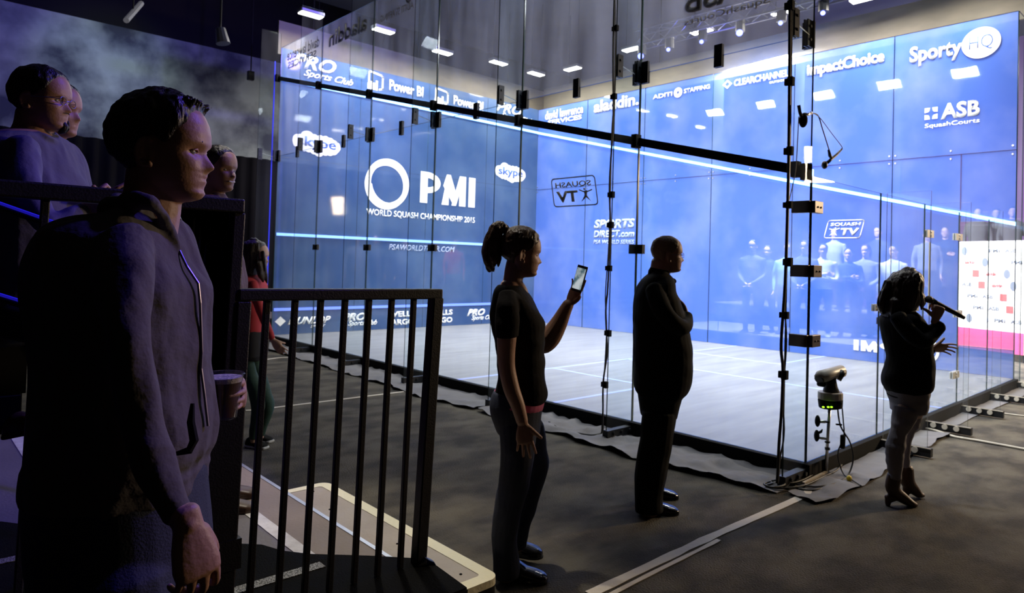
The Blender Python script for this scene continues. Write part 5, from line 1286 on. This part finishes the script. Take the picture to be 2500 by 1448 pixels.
lathe(b, c0, R_, n); obj('cup_wall', b, M['plastic'], t, smooth=True)
b = NB(); zf = hC*.83; rr_ = lambda z: rb+(rw-rb)*z/hC-.002
lathe(b, c0, [(rb-.004, .005), (rr_(hC*.5), hC*.5), (rr_(zf), zf)], n); obj('beer', b, M['beer'], t, smooth=False)
b = NB(); lathe(b, c0, [(rr_(zf), zf+.0002), (rr_(zf+.012), zf+.012), (rr_(zf)*.5, zf+.0135)], n); obj('foam', b, M['foam'], t)
# lower tread under him
b = NB(); box(b, (-6.4, -1.6, 0), (-3.7, -.21, FZ)); t_ = obj('lower_tread', b, M['blackm']); tag(t_, 'black lower tread under the man in the hoodie, in front of the deck', 'step')

# ============ seating riser and the two men at the left
p = at(48, 1055, 2.62); px0, py0, pz0 = p.x, p.y, p.z
rs = root('seating_riser', (px0-.8, py0+.5, 0), 'raised black seating riser at the left edge under the two seated men', 'seating')
b = NB(); box(b, (-7.4, py0, pz0), (px0, py0+1.3, pz0+.14)); obj('riser_floor', b, M['blackm'], rs)
b = NB(); box(b, (-7.4, py0+.05, pz0+.14), (px0+.02, py0+.45, pz0+.42)); obj('seat_bench', b, M['blackm'], rs)
for x in (-7.2, px0-.75):
    for y in (py0+.15, py0+1.2):
        b = NB(); box(b, (x-.025, y-.025, DZ), (x+.025, y+.025, pz0)); obj('support_leg', b, M['blackm'], rs)
hr_ = root('stair_rail', at(80, 535, 2.12), 'sloping stair rail at the left, blue light on its bars painted as two glowing strips', 'railing')
for nm, a_, c_ in (('u', (-40, 490), (176, 566)), ('l', (-40, 715), (137, 769))):
    b = NB(); tube(b, [at(*a_, 2.18), at(*c_, 2.12)], .012, 10); o = obj('rail_bar', b, M['rail'], hr_, smooth=True)
    b = NB(); bar(b, at(a_[0], a_[1]-8, 2.16), at(c_[0], c_[1]-8, 2.10), .006, .008); obj('painted_glow', b, M['edge_glow'], o)  # glowing bar added for the blue light falling on the dark tube
b = NB(); a_, c_ = at(-30, 500, 2.18), at(-30, 1460, 2.18); tube(b, [a_, Vector((a_.x, a_.y, DZ))], .014, 8); obj('rail_post', b, M['rail'], hr_)
a_ = at(160, 560, 2.13); b = NB(); tube(b, [a_, Vector((a_.x, a_.y, DZ))], .014, 8); obj('rail_post', b, M['rail'], hr_)

g_ = Fig(2.52); P0 = g_.p(70, 760)
m1 = root('person', (P0.x, P0.y, pz0+.14), 'man with glasses and dark hair in a blue shirt, seated at the far left', 'person')
f_, u_, s_ = facing(.10, .03)
hd = Head(g_.p(100, 317), .228, f_, u_, s_, nose=.85)
td = [(322, 84, 122, 0, .07), (336, 28, 138, 0, .17), (370, -18, 153, 0, .215), (420, -36, 172, 0, .215), (465, -38, 190, 0, .205), (520, -34, 196, 0, .2), (560, -30, 188, 0, .19), (680, -28, 178, 0, .18), (770, -28, 175, 0, .18)]
na = [(56, 362, -.17, 44), (66, 450, -.24, 38), (100, 528, -.25, 33), (138, 545, -.24, 29), (190, 520, -.18, 24), (208, 512, -.15, 21)]
fa = [(70, 362, .17, 40), (110, 470, .22, 34), (170, 520, .15, 24), (205, 508, .05, 19)]
nh = hand(g_.p(206, 512, -.15), RT*.95+UP*.3, UP*.9-FH*.3, (.3, .3, .2), flip=-1)
fh = hand(g_.p(205, 508, .05), RT*.95+UP*.3, UP, (.5, .5, .3), flip=1)
th_ = [(40, 770, -.1, 62), (100, 785, -.1, 56), (158, 800, -.1, 48), (150, 900, -.1, 38), (128, 990, -.1, 32), (118, 1030, -.1, 28)]
t2_ = [(50, 765, .1, 60), (110, 780, .1, 52), (165, 795, .1, 44), (150, 900, .1, 36), (120, 1000, .1, 30)]
bd_ = fuse('body', [hd.skull()]+hd.ears()+[g_.limb([(84, 275, 0, 38), (80, 310, 0, 40), (74, 345, 0, 50)]), g_.slab(shrink(td, .88)), g_.limb(thin(na, .75)), g_.limb(thin(fa, .75)), g_.limb(thin(th_, .75)), g_.limb(thin(t2_, .75))]+nh+fh, .005, M['skin'], m1)
eyes(hd, bd_); glasses(hd, m1, M['lens'])
fuse('shirt', [g_.slab(td), g_.limb(na), g_.limb(fa), g_.limb([(92, 325, -.07, 12), (118, 335, -.05, 10), (136, 345, 0, 8)], 10)], .007, M['blueshirt'], m1, fold=hf)
fuse('trousers', [g_.slab([(740, -28, 150, 0, .17), (790, -28, 120, 0, .17), (812, -20, 100, 0, .15)]), g_.limb(th_), g_.limb(t2_)], .007, M['dark'], m1)
for w_, dx in ((-.1, 0), (.1, -6)):
    a_, c_ = g_.p(88+dx, 1072, w_), g_.p(130+dx, 1048, w_); fuse('shoe', shoe(a_-RH*.10, c_-RH*.0, .10, .085), .005, M['boot'] if w_ < 0 else M['blackm'], m1)
hl = [(0, .86), (30, .82), (50, .72), (65, .60), (78, .50), (95, .42), (115, .30), (140, .12), (180, .08)]
fuse('hair', [hd.hair(hl, .05, seed=21, rough=.02, top=.03)], .004, M['hair_b'], m1, fold=folds(.002, (80, 80, 30)))
fuse('beard', [hd.lock([(.33, 0, .15), (.365, 0, .09), (.34, 0, .01), (.27, 0, -.03)], [.03, .045, .05, .03], 10), hd.lock([(.37, -.09, .285), (.392, 0, .30), (.37, .09, .285)], [.012, .02, .012], 8), hd.lock([(.33, -.13, .20), (.34, -.11, .06), (.24, -.14, -.01)], [.02, .035, .03], 8)], .004, M['hair_b'], m1)

g_ = Fig(2.88); P0 = g_.p(110, 760)
m2 = root('person', (P0.x, P0.y, pz0+.14), 'man mostly hidden behind the one with glasses, purple-lit shirt front showing', 'person')
f_, u_, s_ = facing(.02, .03)
hd = Head(g_.p(134, 334), .232, f_, u_, s_, nose=.85)
td = [(338, 110, 150, 0, .07), (352, 82, 156, 0, .17), (390, 66, 170, 0, .21), (420, 60, 180, 0, .21), (465, 58, 195, 0, .205), (520, 58, 202, 0, .2), (600, 60, 200, 0, .19), (720, 60, 195, 0, .18)]
na = [(105, 375, -.17, 38), (120, 450, -.22, 32), (160, 510, -.2, 26), (205, 510, -.12, 18)]
fa = [(110, 375, .17, 38), (125, 450, .22, 32), (165, 510, .2, 26), (214, 505, .1, 17)]
th_ = [(90, 735, -.1, 50), (150, 748, -.1, 44), (190, 760, -.1, 38), (180, 850, -.1, 30), (160, 950, -.1, 26)]
t2_ = [(q[0], q[1], .1, q[3]) for q in th_]
nh = hand(g_.p(206, 509, -.12), RT*.95+UP*.1, UP, (.3, .3, .2), flip=-1); fh = hand(g_.p(215, 505, .1), RT*.95+UP*.3, UP, (.5, .5, .3), flip=1)
bd_ = fuse('body', [hd.skull()]+hd.ears()+[g_.limb([(120, 295, 0, 34), (118, 325, 0, 36), (114, 350, 0, 42)]), g_.slab(shrink(td, .88)), g_.limb(thin(na, .75)), g_.limb(thin(fa, .75)), g_.limb(thin(th_, .75)), g_.limb(thin(t2_, .75))]+nh+fh, .006, M['skin'], m2)
eyes(hd, bd_)
fuse('shirt', [g_.slab(td), g_.limb(na), g_.limb(fa), g_.limb([(128, 342, -.06, 11), (150, 350, -.02, 8)], 10)], .007, M['blueshirt'], m2, fold=hf)
fuse('trousers', [g_.slab([(700, 60, 190, 0, .17), (770, 62, 150, 0, .17)]), g_.limb(th_), g_.limb(t2_)], .008, M['dark'], m2)
for w_ in (-.1, .1):
    a_ = g_.p(150, 975, w_); fuse('shoe', shoe(a_-RH*.08, a_+RH*.19, .10, .09), .006, M['blackm'], m2)
fuse('hair', [hd.hair(hl, .045, seed=22, rough=.02, top=.03)], .005, M['hair_b'], m2)

# ============ smiling man in the purple sweater
g_ = Fig(3.45); P0 = g_.p(545, 900)
m3 = root('person', (P0.x, P0.y, DZ), 'smiling man in a purple sweater standing behind the tall railing', 'person')
f_, u_, s_ = facing(-.28, .02)
hd = Head(g_.p(531, 468), .229, f_, u_, s_, nose=.85)
td = [(476, 508, 548, 0, .07), (490, 480, 554, 0, .16), (530, 472, 562, 0, .20), (600, 467, 574, 0, .20), (650, 466, 584, 0, .2), (694, 466, 592, 0, .2), (740, 470, 590, 0, .19), (800, 474, 584, 0, .17), (850, 478, 580, 0, .16)]
na = [(508, 515, -.17, 26), (505, 600, -.23, 23), (512, 680, -.24, 20), (540, 745, -.2, 17), (560, 790, -.18, 14)]
fa = [(515, 515, .17, 26), (520, 600, .23, 23), (528, 680, .24, 20), (550, 760, .2, 15)]
tr_ = [(840, 478, 578, 0, .16), (900, 482, 578, 0, .16), (940, 486, 572, 0, .14)]
nl = [(530, 920, -.09, 36), (540, 1060, -.1, 28), (545, 1220, -.1, 22)]; fl_ = [(535, 920, .09, 36), (548, 1060, .1, 28), (552, 1190, .1, 22)]
nh = hand(g_.p(561, 792, -.18), -UP, RH, (.3, .3, .3), flip=-1); fh = hand(g_.p(551, 763, .2), -UP, RH, (.3, .3, .3), flip=1)
bd_ = fuse('body', [hd.skull()]+hd.ears()+[g_.limb([(520, 440, 0, 26), (518, 470, 0, 28), (514, 500, 0, 34)]), g_.slab(shrink(td, .88)), g_.slab(shrink(tr_, .85)), g_.limb(thin(na, .75)), g_.limb(thin(fa, .75)), g_.limb(thin(nl, .75)), g_.limb(thin(fl_, .75))]+nh+fh, .005, M['skin_tan'], m3)
eyes(hd, bd_)
b = NB(); pts = [hd.P(.372-.45*y*y, y, .222+.9*y*y) for y in np.linspace(-.085, .085, 9)]; tube(b, pts, .0035, 6); obj('teeth', b, M['white'], bd_)
fuse('sweater', [g_.slab(td), g_.limb(na), g_.limb(fa), g_.limb([(528, 480, -.06, 7), (546, 490, -.03, 6), (552, 496, .01, 5)], 8)], .007, M['violet'], m3, fold=hf)
CAPK[0] = .15; fuse('trousers', [g_.slab(tr_), g_.limb(nl), g_.limb(fl_)], .007, M['dark'], m3); CAPK[0] = 1
for w_, px in ((-.1, 538), (.1, 546)):
    a_ = g_.p(px, 1240, w_); a_.z = DZ; fuse('shoe', shoe(a_-RH*.09, a_+RH*.17, .10, .09), .005, M['boot'], m3)
hl2 = [(0, .85), (30, .81), (48, .72), (62, .60), (76, .50), (95, .42), (115, .28), (140, .14), (180, .10)]
fuse('hair', [hd.hair(hl2, .035, seed=31, rough=.012, top=.03)], .004, M['hair_b'], m3)

# ============ long-haired girl in red at the front corner
g_ = Fig(5.45); base = on_z(625, 1090, 0)
gi = root('person', base, 'long-haired girl in a red top and dark green trousers near the court corner', 'person')
f_, u_, s_ = facing(-.12, .02)
hd = Head(g_.p(626, 661), .228, f_, u_, s_, nose=.7, width=.95)
td = [(670, 604, 632, 0, .07), (680, 594, 641, 0, .15), (700, 591, 646, 0, .165), (740, 594, 648, 0, .155), (780, 597, 649, 0, .145), (812, 598, 649, 0, .15)]
tk = [(806, 598, 650, 0, .152), (840, 597, 650, 0, .16), (868, 598, 646, 0, .155)]
na = [(616, 694, -.14, 13), (626, 730, -.18, 12), (643, 775, -.2, 10.5), (657, 808, -.2, 9), (665, 828, -.2, 7)]
fa = [(622, 694, .14, 13), (620, 740, .18, 11), (614, 775, .14, 9), (606, 742, .08, 8)]
nl = [(600, 878, -.07, 17), (611, 915, -.09, 17), (624, 955, -.1, 18), (630, 992, -.1, 16), (624, 1030, -.1, 13), (618, 1072, -.1, 10)]
fl_ = [(612, 872, .08, 18), (628, 905, .1, 18), (641, 950, .12, 18), (652, 992, .12, 17), (645, 1025, .12, 13), (636, 1062, .12, 10)]
nh = hand(g_.p(666, 830, -.2), -UP*.8+RT*.6, RH, (.3, .3, .2), flip=-1, size=.85); fh = hand(g_.p(606, 741, .08), UP, RH, (.5, .5, .3), flip=-1, size=.85)
bd_ = fuse('body', [hd.skull(48, 48)]+hd.ears()+[g_.limb([(620, 645, 0, 13), (618, 665, 0, 14), (616, 680, 0, 17)]), g_.slab(shrink(td, .86)), g_.slab(shrink(tk, .86)), g_.limb(thin(na, .75)), g_.limb(thin(fa, .75)), g_.limb(thin(nl, .75)), g_.limb(thin(fl_, .75)), g_.limb([(618, 1066, -.1, 6), (618, 1078, -.1, 7)]), g_.limb([(636, 1056, .12, 6), (637, 1068, .12, 7)])]+nh+fh, .006, M['skin_fair'], gi)
fuse('top', [g_.slab(td), g_.limb(na), g_.limb(fa)], .008, M['red'], gi, fold=folds(.006, (10, 10, 12)))
fuse('waistband', [g_.slab(tk)], .008, M['dark'], gi, label='black waistband')
CAPK[0] = .2; fuse('trousers', [g_.limb(nl), g_.limb(fl_)], .008, M['green'], gi, fold=folds(.005, (10, 10, 12))); CAPK[0] = 1
for (hx, hy, tx, ty) in ((604, 1090, 650, 1097), (616, 1074, 663, 1081)):
    a_, c_ = on_z(hx, hy, 0), on_z(tx, ty, 0); sh_ = fuse('shoe', shoe(a_, c_, .095, .085), .006, M['blackm'], gi)
    b = loft([(a_+(c_-a_)*t+ZU*.011, (c_-a_).cross(ZU).normalized()*.049*k, ZU*.011) for t, k in ((0, .75), (.2, .95), (.5, .9), (.75, 1.08), (1.0, .7))], 18, 3.5); obj('sole', b, M['white'], sh_)
hr = [(587, 610, 632, 0, .04), (593, 598, 645, 0, .075), (606, 590, 648, 0, .09), (625, 587, 645, 0, .098), (645, 588, 641, 0, .10), (664, 591, 636, 0, .10), (676, 596, 630, 0, .09)]
fuse('hair', [g_.slab(hr), g_.limb([(642, 615, -.06, 5), (645, 650, -.06, 6), (648, 672, -.05, 6), (652, 692, -.05, 2)], 8), g_.limb([(630, 640, -.09, 8), (636, 668, -.08, 8), (642, 688, -.07, 3)], 8)], .0055, M['hair_dk'], gi, fold=folds(.005, (50, 50, 8), 3))

# ============ spectators beyond the glass
for lo, hi, lbl in (((6.95, 1.95, 0), (9.13, 6.4, .30), 'low dark stand nearest the blue side wall, under the front row of spectators'),
                    ((9.15, 1.95, 0), (11.2, 6.4, .75), 'middle dark stand behind the front row of spectators beyond the blue wall'),
                    ((11.3, -.5, 0), (13.8, 3.6, 1.30), 'highest dark stand, under the three heads above the press banner'),
                    ((.5, 10.9, 0), (6.3, 12.6, .30), 'low dark stand under the spectators beyond the dark blue front wall')):
    t = root('spectator_stand', ((lo[0]+hi[0])/2, (lo[1]+hi[1])/2, 0), lbl, 'platform')
    b = NB(); box(b, lo, (hi[0], hi[1], hi[2]-.03)); obj('stand_base', b, M['blackm'], t)
    b = NB(); box(b, (lo[0], lo[1], hi[2]-.03), hi); obj('stand_deck', b, M['deckg'], t)
def spectator(P, H, fdir, top, legs, hairm, arms, label, group, skin='skin_fair', hair='short', vx=.014):
    P = Vector(P); f = Vector(fdir).normalized(); s = f.cross(ZU).normalized(); k = H/1.75
    V = lambda a, b_, z: P+f*a*k+s*b_*k+ZU*z*k
    r = root('person', P, label, 'person', group)
    hd = Head(V(.01, 0, 1.52), .225*k, f, ZU, s, nose=.8)
    def sl(rows, m=1):  # z, front, half width, half depth
        return loft([(V(a, 0, z), s*w_*k*m, f*d*k*m) for z, a, w_, d in rows], 24, 2.4)
    def lb(pts, m=1): return limb([(V(a, b_, z), rr_*k*m) for a, b_, z, rr_ in pts], 12, 4)
    tor = [(1.46, 0, .08, .06), (1.42, 0, .17, .09), (1.36, 0, .205, .11), (1.22, .01, .19, .125), (1.06, .01, .17, .12), (.95, 0, .18, .125), (.90, 0, .175, .12)]
    hip = [(.98, 0, .165, .115), (.88, -.01, .178, .125), (.80, 0, .165, .115)]
    L = [[(0, sd*.095, .86, .088), (.01, sd*.105, .62, .072), (.02, sd*.11, .46, .058), (0, sd*.11, .28, .055), (0, sd*.11, .08, .045)] for sd in (-1, 1)]
    if arms == 'folded':
        A = [[(0, sd*.19, 1.38, .055), (.0, sd*.245, 1.2, .048), (.06, sd*.24, 1.08, .043), (.17, sd*.10, 1.12+.03*sd, .038), (.19, -sd*.06, 1.15+.03*sd, .032)] for sd in (-1, 1)]
        hp = [(V(.19, -sd*.06, 1.15+.03*sd), -s*sd, ZU, sd) for sd in (-1, 1)]
    elif arms == 'front':
        A = [[(0, sd*.19, 1.38, .055), (.0, sd*.235, 1.2, .047), (.03, sd*.235, 1.08, .042), (.16, sd*.14, .98, .036), (.22, sd*.05, .93, .028)] for sd in (-1, 1)]
        hp = [(V(.22, sd*.05, .93), f*.3-s*sd*.6-ZU*.5, f, -sd) for sd in (-1, 1)]
    else:
        A = [[(0, sd*.19, 1.38, .055), (.0, sd*.235, 1.2, .047), (-.01, sd*.25, 1.08, .041), (.03, sd*.245, .92, .034), (.05, sd*.24, .82, .027)] for sd in (-1, 1)]
        hp = [(V(.05, sd*.24, .82), -ZU, f, sd) for sd in (-1, 1)]
    hands = []
    for wp, dd, aa, sd in hp: hands += hand(wp, Vector(dd), Vector(aa), (.35, .4, .3), size=k, flip=sd)
    bd = fuse('body', [hd.skull(36, 40)]+hd.ears()+[lb([(-.01, 0, 1.58, .055), (-.01, 0, 1.48, .058), (0, 0, 1.40, .075)]), sl(tor, .86), sl(hip, .86)]+[lb(a, .72) for a in A]+[lb(a, .72) for a in L]+hands, vx*.72, M[skin], r)
    fuse('shirt', [sl(tor)]+[lb(a) for a in A], vx, top, r)
    fuse('trousers', [sl(hip)]+[lb(a) for a in L], vx, legs, r)
    for sd in (-1, 1): fuse('shoe', shoe(V(-.08, sd*.11, 0), V(.19, sd*.125, 0), .10*k, .09*k), vx*.7, M['blackm'] if hair != 'light' else M['white'], r)
    hh = [(0, .85), (35, .80), (55, .66), (75, .5), (95, .42), (115, .28), (140, .14), (180, .1)]
    fuse('hair', [hd.hair(hh, .045, 36, 44, seed=P.x*3, rough=.02, top=.03)]+([hd.lock([(-.30, sd*.22, .75), (-.38, sd*.26, .3), (-.28, sd*.26, -.15)], [.14, .15, .05], 8) for sd in (-1, 0, 1)] if hair == 'long' else []), vx*.7, hairm, r)
    return r
rnd = random.Random(11)
tops = {k: mat(k, c, .8) for k, c in (('navy_shirt', (.02, .03, .07)), ('white_shirt', (.55, .55, .56)), ('pale_blue_shirt', (.22, .36, .55)), ('grey_shirt', (.20, .20, .22)), ('charcoal_shirt', (.05, .05, .06)), ('red_shirt', (.55, .03, .05)), ('striped_shirt', (.3, .3, .34)))}
HB_, HD_ = M['hair_dk'], M['hair_br']
spec = [ # px, D, floor z, top, legs, hair, arms, style, label
 (1922, 13.2, .30, 'pale_blue_shirt', 'dark', 'down', 'short', 'spectator in a pale blue shirt beyond the blue wall, right of the corner fin cables'),
 (1962, 12.95, .30, 'charcoal_shirt', 'dark', 'front', 'short', 'tall spectator in a black tee with bare forearms beyond the blue wall beside the corner'),
 (2008, 12.9, .30, 'white_shirt', 'jeans_b', 'folded', 'light', 'spectator with folded arms in a pale sweatshirt beyond the blue wall, above the robotic camera'),
 (2035, 14.4, .75, 'striped_shirt', 'dark', 'down', 'short', 'spectator in a grey top on the upper tier, right behind the one with folded arms'),
 (2070, 12.9, .30, 'navy_shirt', 'jeans_b', 'folded', 'short', 'spectator in a navy top with folded arms, second from the pale sweatshirt'),
 (2112, 13.0, .30, 'grey_shirt', 'dark', 'front', 'long', 'long-haired spectator in grey beyond the blue wall, left of the singing woman'),
 (2142, 14.6, .75, 'charcoal_shirt', 'dark', 'down', 'short', 'dark spectator on the upper tier just left of the singer head'),
 (2180, 13.0, .30, 'white_shirt', 'dark', 'down', 'short', 'spectator in a white jacket beyond the blue wall, half hidden by the singer head'),
 (2262, 13.5, .75, 'grey_shirt', 'dark', 'down', 'short', 'spectator in a grey suit beyond the glass door, right of the singer face'),
 (2306, 14.3, .75, 'navy_shirt', 'dark', 'folded', 'short', 'dark spectator beside the press banner, left of its edge'),
 (1836, 13.2, .30, 'charcoal_shirt', 'dark', 'front', 'short', 'dim spectator beyond the blue wall left of the corner fin, the leftmost of the row'),
 (1872, 13.6, .30, 'navy_shirt', 'dark', 'down', 'long', 'dim long-haired spectator beyond the blue wall just left of the corner fin')]
for px, D, z, tp_, lg, ar, st_, lbl in spec:
    p = at(px, 700, D); fd = Vector((-1, rnd.uniform(-.5, .2), 0))
    spectator((p.x, p.y, z), rnd.uniform(1.68, 1.84), fd, tops[tp_], M[lg], rnd.choice((HB_, HD_, M['hair_b'])), ar, lbl, 'spectators beyond the side wall', hair=st_)
for px, D, lbl in ((2388, 15.2, 'leftmost of three dark heads above the press banner'), (2432, 15.3, 'middle of three dark heads above the press banner'), (2472, 14.8, 'rightmost of three dark heads above the press banner')):
    p = at(px, 520, D); spectator((p.x, p.y, 1.30), 1.76, (-1, -.2, 0), tops['charcoal_shirt'], M['dark'], M['hair_b'], 'down', lbl, 'spectators above the banner', vx=.018)
for px, D, tp_, z, lbl in ((1128, 16.3, 'red_shirt', .30, 'spectator in a red shirt beyond the dark blue front wall, left of the phone woman'), (1060, 16.5, 'charcoal_shirt', .30, 'dark spectator beyond the front wall just left of the red shirt'), (985, 16.4, 'navy_shirt', .30, 'dark spectator beyond the front wall under the web address'), (905, 16.6, 'charcoal_shirt', .30, 'dark spectator beyond the front wall below the first service line'), (830, 16.7, 'grey_shirt', .30, 'dim grey spectator beyond the front wall nearest its left edge')):
    p = at(px, 700, D); spectator((p.x, max(11.1, min(12.4, p.y)), z), rnd.uniform(1.7, 1.82), (-.3, -1, 0), tops[tp_], M['dark'], M['hair_b'], 'down', lbl, 'spectators beyond the front wall', vx=.018)
